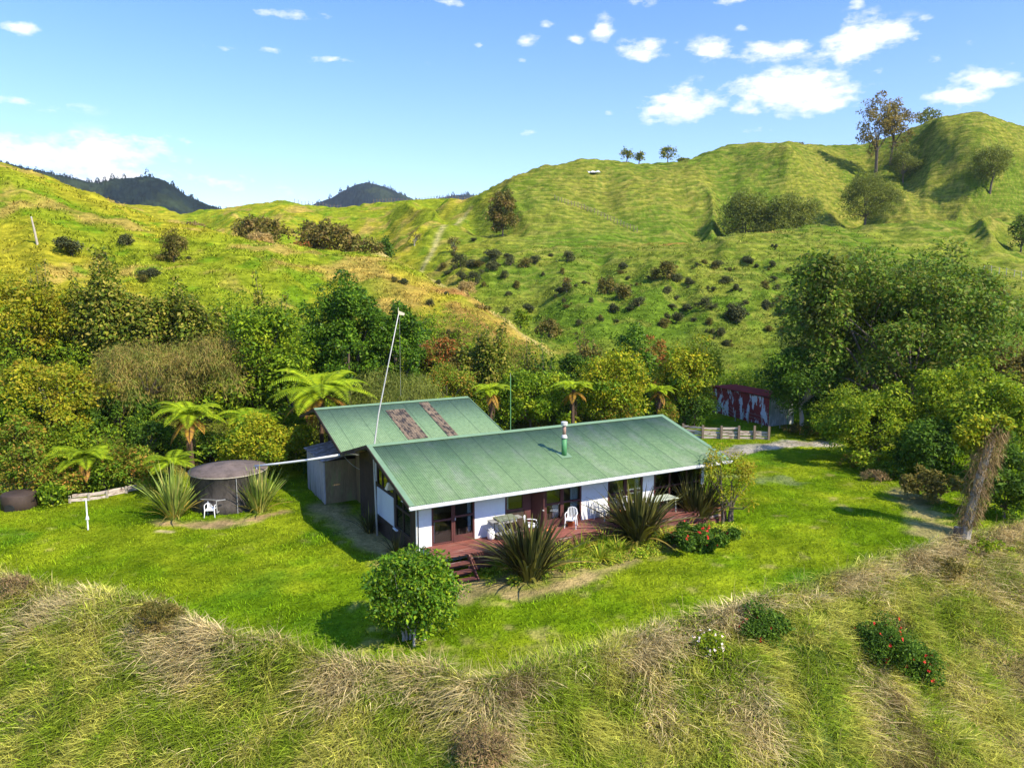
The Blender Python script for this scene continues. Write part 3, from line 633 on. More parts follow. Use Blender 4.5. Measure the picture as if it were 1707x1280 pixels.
# ------------------------------------------------------------------ loose things about the house
def chair_proto():
    t = thing('garden_chair', 'white plastic garden chair on the lawn in front of the round tank', 'chair')
    m = MB(); m.box(-.23, .23, -.22, .22, .40, .425); m.box(-.23, .23, -.235, -.215, .36, .424); m.build('seat', PLASTIC, t, bevel=.008)
    m = MB()
    for x in np.linspace(-.17, .17, 6):
        h_ = .80 + .07 * math.cos(x / .2 * PI / 2) ** .5; m.beam((x, .2, .42), (x * 1.12, .31, h_), .03, .014)
    m.tube([(-.21, .2, .42), (-.23, .27, .66), (-.19, .31, .81), (-.1, .325, .865), (0, .33, .88), (.1, .325, .865), (.19, .31, .81), (.23, .27, .66), (.21, .2, .42)], .018, 6); m.build('backrest', PLASTIC, t)
    for sx_ in (-1, 1):
        m = MB(); m.tube([(sx_ * .235, .26, .64), (sx_ * .27, .1, .65), (sx_ * .27, -.15, .64), (sx_ * .255, -.23, .58)], .022, 6); m.build('armrest', PLASTIC, t)
        m = MB(); m.tube([(sx_ * .255, -.23, .59), (sx_ * .24, -.24, .40), (sx_ * .27, -.28, 0)], [.024, .03, .018], 6); m.build('leg', PLASTIC, t)
        m = MB(); m.tube([(sx_ * .21, .2, .42), (sx_ * .25, .29, 0)], [.03, .018], 6); m.build('leg', PLASTIC, t)
    return t
chair = chair_proto(); p = pick(352, 861); chair.location = p; chair.rotation_euler = (0, 0, .1); chair['group'] = 'white plastic garden chairs'
def put_chair(X, Y, rz, lab):
    c_ = copy_tree(chair, h2w(X, Y, .002), YAW + rz); c_['label'] = lab; return c_
put_chair(5.95, .25, .9, 'white plastic chair on the deck turned beside the barbecue')
put_chair(8.15, .32, -.75, 'white plastic chair on the deck before the curtained window with an orange pot under it')
put_chair(10.1, .62, .5, 'white plastic chair against the white wall between the two sets of doors')
put_chair(11.6, .55, -.3, 'white plastic chair by the glazed door behind the tall flax')

bbq = thing('barbecue', 'steel barbecue trolley with a worn flat lid on the deck', 'barbecue', h2w(4.75, .52, .002), YAW + .05)
m = MB(); m.box(-.48, .48, -.25, .25, .72, .86); m.build('burner_box', STEEL, bbq, bevel=.01)
m = MB(); m.prism([(-.30, .865), (.28, .90), (.28, .95), (-.30, .915)], -.5, .5, 'x'); m.build('lid', BBQTOP, bbq, bevel=.008)
for xa in (.5, -.82):
    m = MB(); m.box(xa, xa + .32, -.22, .22, .84, .865); m.build('side_shelf', STEEL, bbq)
for x in (-.3, -.1, .1, .3):
    m = MB(); m.tube([(x, -.25, .78), (x, -.285, .78)], .025, 10); m.build('knob', BLACK, bbq)
for x in (-.44, .44):
    for y in (-.21, .21):
        m = MB(); m.tube([(x, y, .72), (x, y, .0 if x > 0 else .1)], .02, 6); m.build('leg', BLACK, bbq)
m = MB(); m.box(-.44, .44, -.21, .21, .18, .2); m.build('shelf', STEEL, bbq)
for y in (-.2, .2):
    m = MB(); m.tube([(-.44, y - .02, .1), (-.44, y + .02, .1)], .1, 14); m.build('wheel', BLACK, bbq)
def bottle(X, Y, mat, lab, s=1.0):
    t = thing('gas_bottle', lab, 'gas bottle', h2w(X, Y, .002), YAW, 'gas bottles on the deck')
    m = MB(); m.lathe([(.11, 0), (.12, .03), (.155, .06), (.16, .12), (.16, .3), (.14, .36), (.07, .40)], 20); m.build('body', mat, t, True)
    m = MB(); m.tube([(.1 * math.cos(a), .1 * math.sin(a), .45) for a in np.linspace(.6, 5.6, 14)], .022, 6); m.build('collar', mat, t)
    m = MB(); m.lathe([(.035, .39), (.03, .47), (.045, .48), (.045, .5)], 10); m.build('valve', GALV, t); t.scale = (s, s, s)
bottle(4.05, .55, GASW, 'white gas bottle against the wall beside the barbecue', 1.05)
bottle(4.72, .0, CREAM, 'cream gas bottle in front of the barbecue behind the flax', 1.05)
def pot(X, Y, r, h, lab, z=.002):
    t = thing('flower_pot', lab, 'pot', h2w(X, Y, z), YAW, 'orange pots on the deck')
    m = MB(); m.lathe([(r * .7, 0), (r, h * .85), (r * 1.12, h * .86), (r * 1.12, h), (r * .98, h), (r * .9, h * .9)], 16); m.build('bowl', TERRA, t, True)
    m = MB(); m.lathe([(r * .9, h * .88), (r * .2, h * .93)], 12); m.build('soil', DKBROWN, t)
pot(8.2, .5, .17, .24, 'orange bowl on the deck boards under a white chair'); pot(11.15, .3, .2, .36, 'orange terracotta pot beside the glazed door and tall flax'); pot(6.75, -.1, .18, .2, 'low orange pot by the open doorway')
tb = thing('table', 'pale green outdoor table on the deck before the wide window', 'table', h2w(13.3, .2, .002), YAW)
m = MB(); m.box(-.85, .85, -.42, .42, .70, .735); m.build('tabletop', TABLEG, tb, bevel=.01)
for x in (-.75, .75):
    for y in (-.34, .34):
        m = MB(); m.tube([(x, y, 0), (x * .97, y * .95, .7)], .025, 6); m.build('leg', TABLEG, tb)
m = MB(); m.box(-.75, .75, -.02, .02, .62, .70); m.build('rail', TABLEG, tb)
dc = thing('dining_chair', 'pine slat back chair inside the first glazed door', 'chair', h2w(2.2, 2.6, .017), YAW + 2.4, 'pine chairs indoors')
m = MB(); m.box(-.2, .2, -.2, .2, .43, .46); m.build('seat', PINE, dc)
for x in (-.18, .18):
    m = MB(); m.beam((x, .19, 0), (x, .23, .95), .035); m.build('leg', PINE, dc)
    m = MB(); m.beam((x, -.18, 0), (x, -.18, .43), .035); m.build('leg', PINE, dc)
for z in (.58, .7, .82, .92):
    m = MB(); m.beam((-.18, .215, z), (.18, .215, z), .02, .045); m.build('slat', PINE, dc)
d2 = copy_tree(dc, h2w(1.75, 3.4, .017), YAW - .5); d2['label'] = 'second pine chair standing deeper in the room behind the glazed door'

# mast on the gable corner
mast = thing('mast', 'tall bent grey aerial mast with a pale vane beside the gable end', 'mast', pick(629, 893))
mb = np.array(mast.location); Ym = mb[1]
tw = lambda u, v, dY=0.0: tuple(at(u, v, Ym + dY) - mb)
m = MB(); m.tube([(0, 0, -.1), tw(626, 830), tw(622.5, 752), tw(631, 690), tw(648, 604), tw(664.5, 523)], [.055, .05, .045, .035, .028, .02], 8); m.build('pole', POLEM, mast, True)
m = MB(); a_ = Vector(tw(664, 520)); m.add([a_ + Vector(q) for q in ((0, -.01, .06), (.3, -.01, -.06), (.27, -.01, -.17), (0, -.01, -.12), (0, .01, .06), (.3, .01, -.06), (.27, .01, -.17), (0, .01, -.12))], [(0, 1, 2, 3), (7, 6, 5, 4), (0, 4, 5, 1), (1, 5, 6, 2), (2, 6, 7, 3), (3, 7, 4, 0)]); m.tube([a_, a_ + Vector((0, 0, .2))], .012, 5); m.build('vane', LAMPM, mast)
m = MB(); m.tube([tw(622.5, 752), tw(621.5, 765)], .07, 8); m.build('bracket', BLACK, mast)
m = MB(); m.tube([tw(666, 530), tw(667, 600, .4), tw(668, 660, .9)], .006, 4); m.build('wire', WIRE, mast)
lamp = thing('outdoor_lamp', 'cream box lamp under the gable rake beside the mast', 'lamp', h2w(.45, 3.55, 2.05), YAW)
m = MB(); m.add([(-.22, -.16, 0), (.22, -.16, 0), (.22, .16, 0), (-.22, .16, 0), (-.1, -.1, .3), (.16, -.1, .3), (.16, .1, .3), (-.1, .1, .3)], [(0, 1, 2, 3), (4, 5, 6, 7), (0, 1, 5, 4), (1, 2, 6, 5), (2, 3, 7, 6), (3, 0, 4, 7)]); m.build('shade', LAMPM, lamp)
m = MB(); m.beam((.1, 0, .25), (.36, 0, .3), .04); m.build('arm', BLACK, lamp)
gp_ = thing('aerial_pole', 'thin green pole standing behind the front roof ridge', 'pole', stand(851, 52)); Yq = gp_.location[1]
m = MB(); z1 = at(851, 628, Yq)[2] - gp_.location[2]; m.tube([(0, 0, -.1), (0, 0, z1)], .028, 8); m.build('shaft', GPOLE, gp_); m = MB(); m.tube([(0, 0, z1), (0, 0, z1 + .25)], .01, 5); m.build('tip', GALV, gp_)

# round concrete water tank and its pipe
TC = np.array([-15.55, 41.15]); tz = float(hz(*TC))
tank = thing('water_tank', 'low round concrete water tank with a shallow cone lid between two green flaxes', 'water tank', (TC[0], TC[1], tz - .1))
m = MB(); m.lathe([(2.0, -.2), (1.98, .6), (1.98, 2.0), (2.02, 2.02), (2.02, 2.1)], 64); m.build('wall', CONC, tank, True)
m = MB(); m.lathe([(2.05, 2.101), (2.05, 2.13), (1.2, 2.27), (.25, 2.40), (.2, 2.43)], 64); m.build('lid', CONCL, tank, True)
m = MB(); m.lathe([(2.035, 2.04), (2.062, 2.045), (2.062, 2.095), (2.035, 2.1)], 64); m.build('rim', PALEPOST, tank)
m = MB(); m.tube([(.15, -2.0, .3), (.15, -2.25, .3), (.15, -2.28, .95), (.6, -2.2, 1.0)], .03, 8); m.tube([(-.8, -1.95, .95), (.1, -2.1, .95), (.3, -2.12, .95)], .015, 6); m.build('outlet_pipe', WIRE, tank)
m = MB(); m.tube([(1.05, -1.75, -.1), (1.05, -1.76, 2.0)], .02, 8); m.build('overflow_pipe', WIRE, tank)
pv = h2w(.1, YV, ZV - .1); pe = np.array([TC[0] + 1.55, TC[1] - .3, tz + 2.22])
pipe = thing('rain_pipe', 'long white rainwater pipe running from the house valley to the tank', 'pipe', pe)
q = Vector(pv - pe); m = MB(); m.tube([(0, 0, 0), q * .25 + Vector((0, 0, -.03)), q * .6 + Vector((0, 0, -.05)), q], .06, 10); m.build('pipe', GUTTER, pipe, True)
m = MB(); m.tube([(.12, 0, 0), (.12, 0, -.3)], .055, 10); m.build('elbow', GUTTER, pipe)
m = MB(); q2 = Vector(h2w(1.1, YV + .4, ZV - .3) - pe); m.tube([q + Vector((.1, 0, .0)), q2], .05, 8); m.build('stub', GUTTER, pipe)
m = MB(); pts_ = []
for t_ in np.linspace(0, 1, 9):
    pw = h2w(.25 + 1.1 * t_, YV + .25 - .3 * t_, ZV - .3 - .8 * (1 - (1 - t_) ** 2)); pts_.append(Vector(pw - pe))
m.tube(pts_, .012, 5); m.build('cable', GUTTER, pipe)
# clothes line post, concrete culvert, low board wall on the left
cp_ = thing('clothesline_post', 'slim white post with a ball joint standing on the left lawn', 'post', pick(147, 884))
m = MB(); m.tube([(0, 0, -.1), (0, 0, 1.55)], .035, 8); m.build('shaft', PLASTIC, cp_)
m = MB(); m.lathe([(.03, .48), (.085, .55), (.06, .68), (.03, .75)], 12); m.build('joint', PLASTIC, cp_); m = MB(); m.tube([(-.16, 0, 1.5), (.16, 0, 1.52)], .025, 6); m.build('crossbar', GALV, cp_)
cul = thing('concrete_tank', 'dark half buried concrete tank with an arched opening under shrubs', 'tank', pick(33, 846))
m = MB(); m.lathe([(.85, -.3), (.85, .75), (.78, .83), (.25, .88)], 40); m.build('shell', DKBROWN, cul, True)
m = MB(); ar = [(-.26, .0), (.26, .0)] + [(.26 * math.cos(a), .25 + .2 * math.sin(a)) for a in np.linspace(0, PI, 9)]; m.prism(ar, -1.13, -1.0, 'y'); m.v = [(x, y + .25, z - .05) for x, y, z in m.v]; m.build('opening', BLACK, cul)
lw = thing('board_wall', 'low white weathered board edging below the shrubs on the left', 'low wall', (0, 0, 0))
pts = [pick(u, v) for u, v in ((118, 838), (150, 834), (180, 829), (212, 822), (243, 815))]
for (a, b) in zip(pts[:-1], pts[1:]):
    m = MB()
    for r_ in range(2):
        o_ = .08 * r_; j = lambda: random.uniform(-.05, .05)
        m.beam((a[0] + j(), a[1] + o_, a[2] + .12 + .2 * r_ + j()), (b[0] + j(), b[1] + o_, b[2] + .1 + .2 * r_ + j()), .05, .17)
    m.build('board', SLEEPER, lw)
for q in pts:
    m = MB(); m.box(q[0] - .05, q[0] + .05, q[1] - .12, q[1] - .03, q[2] - .2, q[2] + .42); m.build('peg', PALEPOST, lw)

# barn, yard fence, sleeper wall on the right
bc = np.array([21.6, 63.5]); ang = math.atan2(.4, .92); bz = float(hz(21.0, 64.5)) - .1
barn = thing('barn', 'low barn of peeling dark red iron with a grey end beside the dark trees', 'barn', (bc[0], bc[1], bz), ang)
BL = 7.6  # local x = along the grey end, local y = along the red side
def ribbed(x0, x1, y0, y1, z0a, z1a, z0b, z1b, mat, nm):
    n = int(math.hypot(x1 - x0, y1 - y0) / .0762 * 4); t = np.linspace(0, 1, n); nx, ny = (y1 - y0), -(x1 - x0); l = math.hypot(nx, ny); off = .012 * np.cos(t * n / 4 * 2 * PI)
    A = np.stack([x0 + (x1 - x0) * t + nx / l * off, y0 + (y1 - y0) * t + ny / l * off, z0a + (z0b - z0a) * t], 1); B = A.copy(); B[:, 2] = z1a + (z1b - z1a) * t; k = np.arange(n - 1)
    return link(nm, mesh_np(nm, np.concatenate([A, B]), np.stack([k, k + 1, n + k + 1, n + k], 1), smooth=True), mat, barn)
ribbed(0, 0, BL, 0, -.3, 2.55, -.3, 2.45, BARNR, 'side_wall'); ribbed(0, 2.6, 0, 0, -.3, 2.45, -.3, 2.42, BARNG, 'end_wall'); ribbed(2.6, 2.6, 0, BL, -.3, 2.42, -.3, 2.5, BARNG, 'side_wall'); ribbed(2.6, 0, BL, BL, -.3, 2.5, -.3, 2.55, BARNG, 'end_wall')
m = MB(); m.prism([(-.15, 2.57), (2.75, 2.55), (2.75, 2.58), (-.15, 2.6)], -.15, BL + .15, 'y'); m.build('roof', BARNROOF, barn)
m = MB(); m.box(-.03, -.014, -.03, .05, -.3, 2.44); m.box(1.9, 1.95, -.05, -.015, -.3, 2.4); m.build('corner_post', GPOLE, barn)

def fence(name, pts, h, lab, cat, pm, wires=3, r=.05, skip=None, tops=None):
    o = thing(name, lab, cat, pts[0]); b0 = np.array(pts[0]); tl = []
    for i, q in enumerate(pts):
        hh = h * random.uniform(.92, 1.08); d = Vector(np.array(q) - b0); lean_ = Vector((random.uniform(-.06, .06), random.uniform(-.06, .06), 0)) * h
        m = MB(); m.tube([d + Vector((0, 0, -.3)), d + lean_ + Vector((0, 0, hh))], [r, r * .9], 6); m.build('post', pm if not hasattr(pm, '__call__') else pm(i), o); tl.append((d, lean_, hh))
    for k in range(wires):
        f = (k + 1) / (wires + .3); m = MB(); pp = [d + l * f + Vector((0, 0, hh * f)) for d, l, hh in tl]
        m.tube(pp, .006 + .0004 * Vector(b0).length ** .5, 4, False); m.build('wire', WIRE, o)
    return o
yf = [pick(u, v) for u, v in ((1206, 687), (1214, 693), (1226, 702), (1238, 700), (1247, 705), (1270, 712), (1281, 716), (1300, 714))]
fence('wire_fence', yf, 1.05, 'low wire fence on pale battens in front of the red barn', 'fence', PALEPOST, 3, .04)
rw = thing('retaining_wall', 'low retaining wall of bleached sleepers held by dark posts beside the drive', 'retaining wall', (0, 0, 0))
rp = [pick(u, v) for u, v in ((1138, 728), (1171, 731), (1202, 732), (1231, 732), (1257, 732), (1281, 733))]
for i, (a, b) in enumerate(zip(rp[:-1], rp[1:])):
    for r_ in range(4 if i < 3 else 3):
        m = MB(); j = lambda: random.uniform(-.05, .05); m.beam((a[0], a[1] + .1 + .03 * r_ + j(), a[2] + .1 + .22 * r_ + j()), (b[0] - .04, b[1] + .1 + .03 * r_ + j(), b[2] + .1 + .22 * r_ + j()), .1, .15); m.build('sleeper', SLEEPER, rw)
for q in rp:
    m = MB(); m.box(q[0] - .08, q[0] + .08, q[1] - .1, q[1] + .04, q[2] - .3, q[2] + 1.05); m.build('post', POST, rw)

# ------------------------------------------------------------------ foliage generators
def unit(a): return a / np.maximum(np.linalg.norm(a, axis=1, keepdims=True), 1e-9)
def leaf_quads(P, T, Nn, Ln, Wd):
    """pointed leaf: base, two flanks, tip, slightly folded along the rib"""
    T = unit(T); B = unit(np.cross(Nn, T)); Nn = np.cross(T, B); Ln = np.asarray(Ln).reshape(-1, 1); Wd = np.asarray(Wd).reshape(-1, 1)
    mid = P + T * Ln * .45 - Nn * Ln * .06
    V_ = np.stack([P, mid + B * Wd * .5 + Nn * Wd * .2, P + T * Ln, mid - B * Wd * .5 + Nn * Wd * .2], 1).reshape(-1, 3)
    q = np.arange(len(P))[:, None] * 4 + np.arange(4)[None]
    return V_, q
def clump_leaves(cs, rs, n, Lf, asp=.5, flat=.8, droop=.25, up=.35, fill=.35, rg=rng):
    """n leaves spread over balls cs (K,3) / rs (K,), thick on the outside of each ball"""
    cs = np.asarray(cs, float); rs = np.asarray(rs, float); w = rs ** 2; k = rg.choice(len(cs), n, p=w / w.sum())
    d = unit(rg.normal(size=(n, 3)) + np.array([0, 0, up])); rr = rs[k] * (fill + (1 - fill) * rg.random(n) ** .5) * rg.uniform(.85, 1.18, n)
    P = cs[k] + d * rr[:, None] * np.array([1, 1, flat])
    Nn = unit(d + rg.normal(size=(n, 3)) * .55 + np.array([0, 0, .45])); T = np.cross(Nn, unit(rg.normal(size=(n, 3)))) + d * .5 - np.array([0, 0, droop])
    Ln = Lf * rg.uniform(.6, 1.4, n) * rg.uniform(.7, 1.3, len(cs))[k]; return leaf_quads(P, T, Nn, Ln, Ln * asp)
def dome_clumps(K, rx, ry, rz, zc, rmin, rmax, top=.25, rg=rng, shell=.6, wob=.22):
    d = unit(rg.normal(size=(K, 3)) + np.array([0, 0, top])); s = shell + (1 - shell) * rg.random(K)
    ph = rg.random(4) * 6.28; wv = 1 + wob * np.sin(3 * np.arctan2(d[:, 1], d[:, 0]) + ph[0] + d[:, 2] * 2) * np.cos(2 * d[:, 2] + ph[1])
    c = d * (s * wv)[:, None] * np.array([rx, ry, rz]) + np.array([0, 0, zc]); return c, rg.uniform(rmin, rmax, K)
def limbs(mb, cs, z_fork, r0, k, base=(0, 0), rg=rng, stems=1, spread=.3):
    cs = np.asarray(cs); idx = rg.choice(len(cs), min(k, len(cs)), replace=False)
    for s_ in range(stems):
        bx, by = (base[0] + rg.uniform(-spread, spread) * (stems > 1), base[1] + rg.uniform(-spread, spread) * (stems > 1)); lx, ly = rg.uniform(-.15, .15, 2) * z_fork
        mb.tube([(bx, by, -.3), (bx * .9 + lx * .3, by * .9 + ly * .3, z_fork * .5), (bx + lx, by + ly, z_fork)], [r0 * 1.25, r0, r0 * .8], 8)
        for i in idx[s_::stems]:
            c_ = cs[i]; a = np.array([bx + lx, by + ly, z_fork]); mid_ = a * .5 + c_ * .5 + np.array([0, 0, .08 * np.linalg.norm(c_ - a)]) + rg.normal(size=3) * .12
            mb.tube([a - np.array([0, 0, .05 * z_fork]), mid_, c_], [r0 * .6, r0 * .35, r0 * .1], 6)

LM = dict(
 yellow=leafmat('yellowing_leaf', [(.16, .18, .015), (.11, .16, .012), (.22, .20, .02), (.07, .12, .012)], (.24, .17, .03), .9),
 spiky=leafmat('dark_alder_leaf', [(.042, .072, .012), (.07, .108, .016), (.11, .14, .022), (.19, .18, .06)], None),
 feather=leafmat('brown_olive_leaf', [(.135, .105, .05), (.10, .115, .03), (.165, .12, .07), (.075, .10, .022)], (.09, .12, .025), .8, trans=.15),
 bright=leafmat('bright_green_leaf', [(.055, .115, .012), (.105, .18, .014), (.155, .225, .018), (.035, .075, .01)], (.21, .21, .018), .6, (.56, .7)),
 round=leafmat('glossy_green_leaf', [(.028, .075, .012), (.05, .115, .014), (.095, .175, .02), (.02, .05, .01)], (.13, .2, .015), .9, (.58, .7), rough=.4),
 citrus=leafmat('citrus_leaf', [(.03, .085, .012), (.055, .13, .015), (.10, .19, .018), (.17, .24, .02), (.025, .06, .012), (.06, .14, .014)], None, rough=.38),
 mixed=leafmat('mixed_shrub_leaf', [(.07, .13, .015), (.12, .17, .02), (.16, .15, .03), (.24, .12, .045), (.08, .14, .02)], (.08, .15, .015), 1.2),
 red=leafmat('autumn_red_leaf', [(.20, .07, .035), (.16, .10, .04), (.24, .09, .05), (.08, .11, .03), (.09, .13, .03)], None),
 broad=leafmat('bronzing_leaf', [(.045, .10, .018), (.07, .13, .022), (.11, .165, .034), (.035, .07, .016), (.12, .13, .045)], (.095, .09, .035), .28, (.58, .74)),
 vine=leafmat('vine_leaf', [(.085, .15, .012), (.13, .195, .015), (.055, .10, .012), (.18, .22, .02)], (.16, .19, .03), .7, (.6, .72)),
 dark=leafmat('deep_green_leaf', [(.022, .055, .010), (.04, .085, .014), (.065, .125, .018)], None),
 golden=leafmat('golden_green_leaf', [(.14, .19, .014), (.20, .235, .018), (.08, .14, .014), (.28, .25, .025)], (.06, .12, .014), .5, (.5, .62)),
 gorse=leafmat('gorse_leaf', [(.026, .036, .022), (.042, .052, .028), (.06, .068, .034)], (.07, .065, .035), 1.0, trans=.08),
 willow=leafmat('willow_leaf', [(.085, .115, .035), (.125, .15, .05), (.06, .08, .028)], None),
 bare=leafmat('thinning_autumn_leaf', [(.12, .105, .055), (.15, .115, .055), (.09, .085, .045), (.12, .12, .055)], None),
 scrub=leafmat('scrub_leaf', [(.055, .065, .022), (.09, .09, .03), (.13, .11, .05)], (.15, .10, .055), .5, (.52, .66)),
 drygrass=leafmat('dry_tuft', [(.24, .19, .12), (.28, .22, .15), (.19, .15, .09)], None, trans=.15),
 fern=leafmat('tree_fern_frond', [(.15, .23, .012), (.20, .27, .016), (.11, .18, .012)], None, trans=.35),
 fernd=leafmat('darker_fern_frond', [(.09, .17, .012), (.14, .23, .015), (.18, .24, .02)], None, trans=.35),  # second frond tint, a slightly darker green
 fernb=leafmat('dying_fern_frond', [(.24, .16, .03), (.20, .11, .04), (.15, .08, .035)], None, trans=.25),
 flaxd=leafmat('bronze_flax_blade', [(.02, .027, .014), (.034, .038, .02), (.055, .062, .028), (.028, .024, .017), (.12, .125, .05), (.026, .034, .016)], None, trans=.1, rough=.4),
 flaxg=leafmat('green_flax_blade', [(.11, .17, .05), (.16, .22, .075), (.075, .12, .03), (.24, .25, .12)], None, trans=.15, rough=.4),
 flaxy=leafmat('yellowed_blade', [(.20, .17, .05), (.15, .12, .05), (.14, .14, .04)], None, trans=.2),
 lily=leafmat('lily_blade', [(.12, .21, .02), (.18, .25, .03), (.26, .25, .05), (.08, .15, .015)], None, trans=.25),
 petal=leafmat('red_petal', [(.34, .02, .03), (.28, .015, .022), (.40, .05, .06)], None, trans=.2),
 petalw=leafmat('white_petal', [(.52, .48, .8), (.5, .45, .75)], None, trans=.2),
 twig=leafmat('dry_vine_twig', [(.125, .09, .075), (.17, .13, .11), (.085, .062, .05), (.10, .10, .05)], None, trans=.05),
 forest=leafmat('far_forest_leaf', [(.010, .017, .014), (.015, .023, .017), (.008, .014, .012)], (.018, .026, .014), .02, (.5, .65), trans=.05))

def crown_part(name, vq, mat, parent):
    return link(name, mesh_np(name, vq[0], vq[1]), mat, parent)
def merge(*vqs):
    V_ = []; Q_ = []; n = 0
    for v, q in vqs: V_.append(v); Q_.append(q + n); n += len(v)
    return np.concatenate(V_), np.concatenate(Q_)
BIGVEG = []
def spot(u, vb, Y):
    """ground point: on the line of sight when Y is None, else at that depth"""
    return pick(u, vb) if Y is None else stand(u, Y)
def size_of(b, u, vtop, wpx):
    h = at(u, vtop, b[1])[2] - b[2]; return max(h, .3), wpx * b[1] / F

def broad_tree(name, lab, cat, u, vb, vtop, wpx, mat, Y=None, leaf=.2, dens=1.0, low=.03, K=None, depth=.85, stems=1, group=None, bark=None, trunk_r=None, asp=.55, gap=0.0, top=.25, cr=.26, seed=None, wob=.26, shell=.6):
    rg = np.random.default_rng(seed if seed is not None else int(abs(u) * 7 + vtop * 13) + 5)
    b = spot(u, vb, Y); h, w = size_of(b, u, vtop, wpx); t = thing(name, lab, cat, b, rg.uniform(-.2, .2), group)
    rz = h * (1 - low) / 2; zc = h * low + rz; R = w / 2
    K = K or int(np.clip(40 + R * 14, 36, 120)); rm = min(R, rz)
    cs, rs = dome_clumps(K, R * .92, R * .92 * depth, rz * .86, zc, rm * cr * .75, rm * cr * 1.35, top, rg, shell, wob)
    if low <= .05:
        q_ = np.clip((zc - cs[:, 2]) / (rz * .86), 0, .86); cs[:, :2] *= (1 / np.sqrt(1 - q_ ** 2) * (1 - .12 * q_))[:, None]
    if gap: keep = rg.random(len(cs)) > gap; cs, rs = cs[keep], rs[keep]
    area = 4 * PI * (R * R * rz) ** (2 / 3); n = int(np.clip(area * 2.3 * dens / (leaf * leaf * asp), 400, 42000))
    crown_part('crown', clump_leaves(cs, rs, n, leaf, asp, rg=rg), mat, t)
    m = MB(); limbs(m, cs, max(h * (low + .12), .25), trunk_r or max(.03, h * .018), 10 if stems == 1 else 3 * stems, rg=rg, stems=stems, spread=w * .12); m.build('trunk', bark or BARK, t)
    return t
def shoot_tree(name, lab, cat, u, vb, vtop, wpx, mat, Y=None, leaf=.24, shoots=9, dens=1.0, low=.15, group=None, seed=None, lean=.18):
    """upright tree whose crown breaks into leafy vertical shoots with gaps between"""
    rg = np.random.default_rng(seed or int(u * 3 + vtop)); b = spot(u, vb, Y); h, w = size_of(b, u, vtop, wpx); t = thing(name, lab, cat, b, 0, group)
    R = w / 2; m = MB(); m.tube([(0, 0, -.3), (0, 0, h * .3), (rg.uniform(-.2, .2), 0, h * .55)], [h * .02, h * .016, h * .009], 8); CS = []; RS = []
    for s_ in range(shoots):
        a = rg.uniform(0, 2 * PI); q = (s_ + .5) / shoots; rad = R * .85 * math.sqrt(q); x, y = rad * math.cos(a), rad * .8 * math.sin(a)
        zt = h * (1.0 if s_ == shoots // 3 else rg.uniform(.62, .98)) - .25 * h * q * rg.random(); zb = h * (low + .15 * rg.random()); tx, ty = x * (1 + lean) + rg.uniform(-.2, .2), y * 1.1
        m.tube([(0, 0, h * .28), (x * .6, y * .6, zb + .3 * (zt - zb)), (tx, ty, zt)], [h * .009, h * .006, .012], 5)
        nb = 11; rb = R * rg.uniform(.24, .36)
        for j in range(nb):
            f = j / (nb - 1); CS.append((x * .6 + (tx - x * .6) * f + rg.uniform(-.12, .12), y * .6 + (ty - y * .6) * f + rg.uniform(-.12, .12), zb + (zt - zb) * f)); RS.append(rb * (1.2 if f < .4 else 1.2 - 1.35 * (f - .4) ** .5 * .95) * .9 + .075)
    area = sum(4 * PI * r * r for r in RS) * .5; n = int(np.clip(area * 1.5 * dens / (leaf * leaf * .55), 500, 30000))
    crown_part('crown', clump_leaves(CS, RS, n, leaf, .6, 1.25, rg=rg), mat, t); m.build('trunk', BARK, t); return t
def feather_tree(name, lab, cat, u, vb, vtop, wpx, mat, Y=None, dens=1.0, group=None, seed=None):
    """fine drooping foliage hanging in tiers"""
    rg = np.random.default_rng(seed or int(u * 5 + vtop)); b = spot(u, vb, Y); h, w = size_of(b, u, vtop, wpx); t = thing(name, lab, cat, b, 0, group)
    R = w / 2; K = int(30 + R * 12); cs, rs = dome_clumps(K, R * .85, R * .75, h * .42, h * .55, R * .16, R * .34, .3, rg)
    v1 = clump_leaves(cs, rs, int(14000 * dens), .26, .13, .7, .9, rg=rg); v2 = clump_leaves(cs + np.array([0, 0, -.25]), rs * .9, int(8000 * dens), .42, .06, .9, 1.6, rg=rg)
    crown_part('crown', merge(v1, v2), mat, t); m = MB(); limbs(m, cs, h * .3, h * .022, 14, rg=rg); m.build('trunk', BARK, t); return t

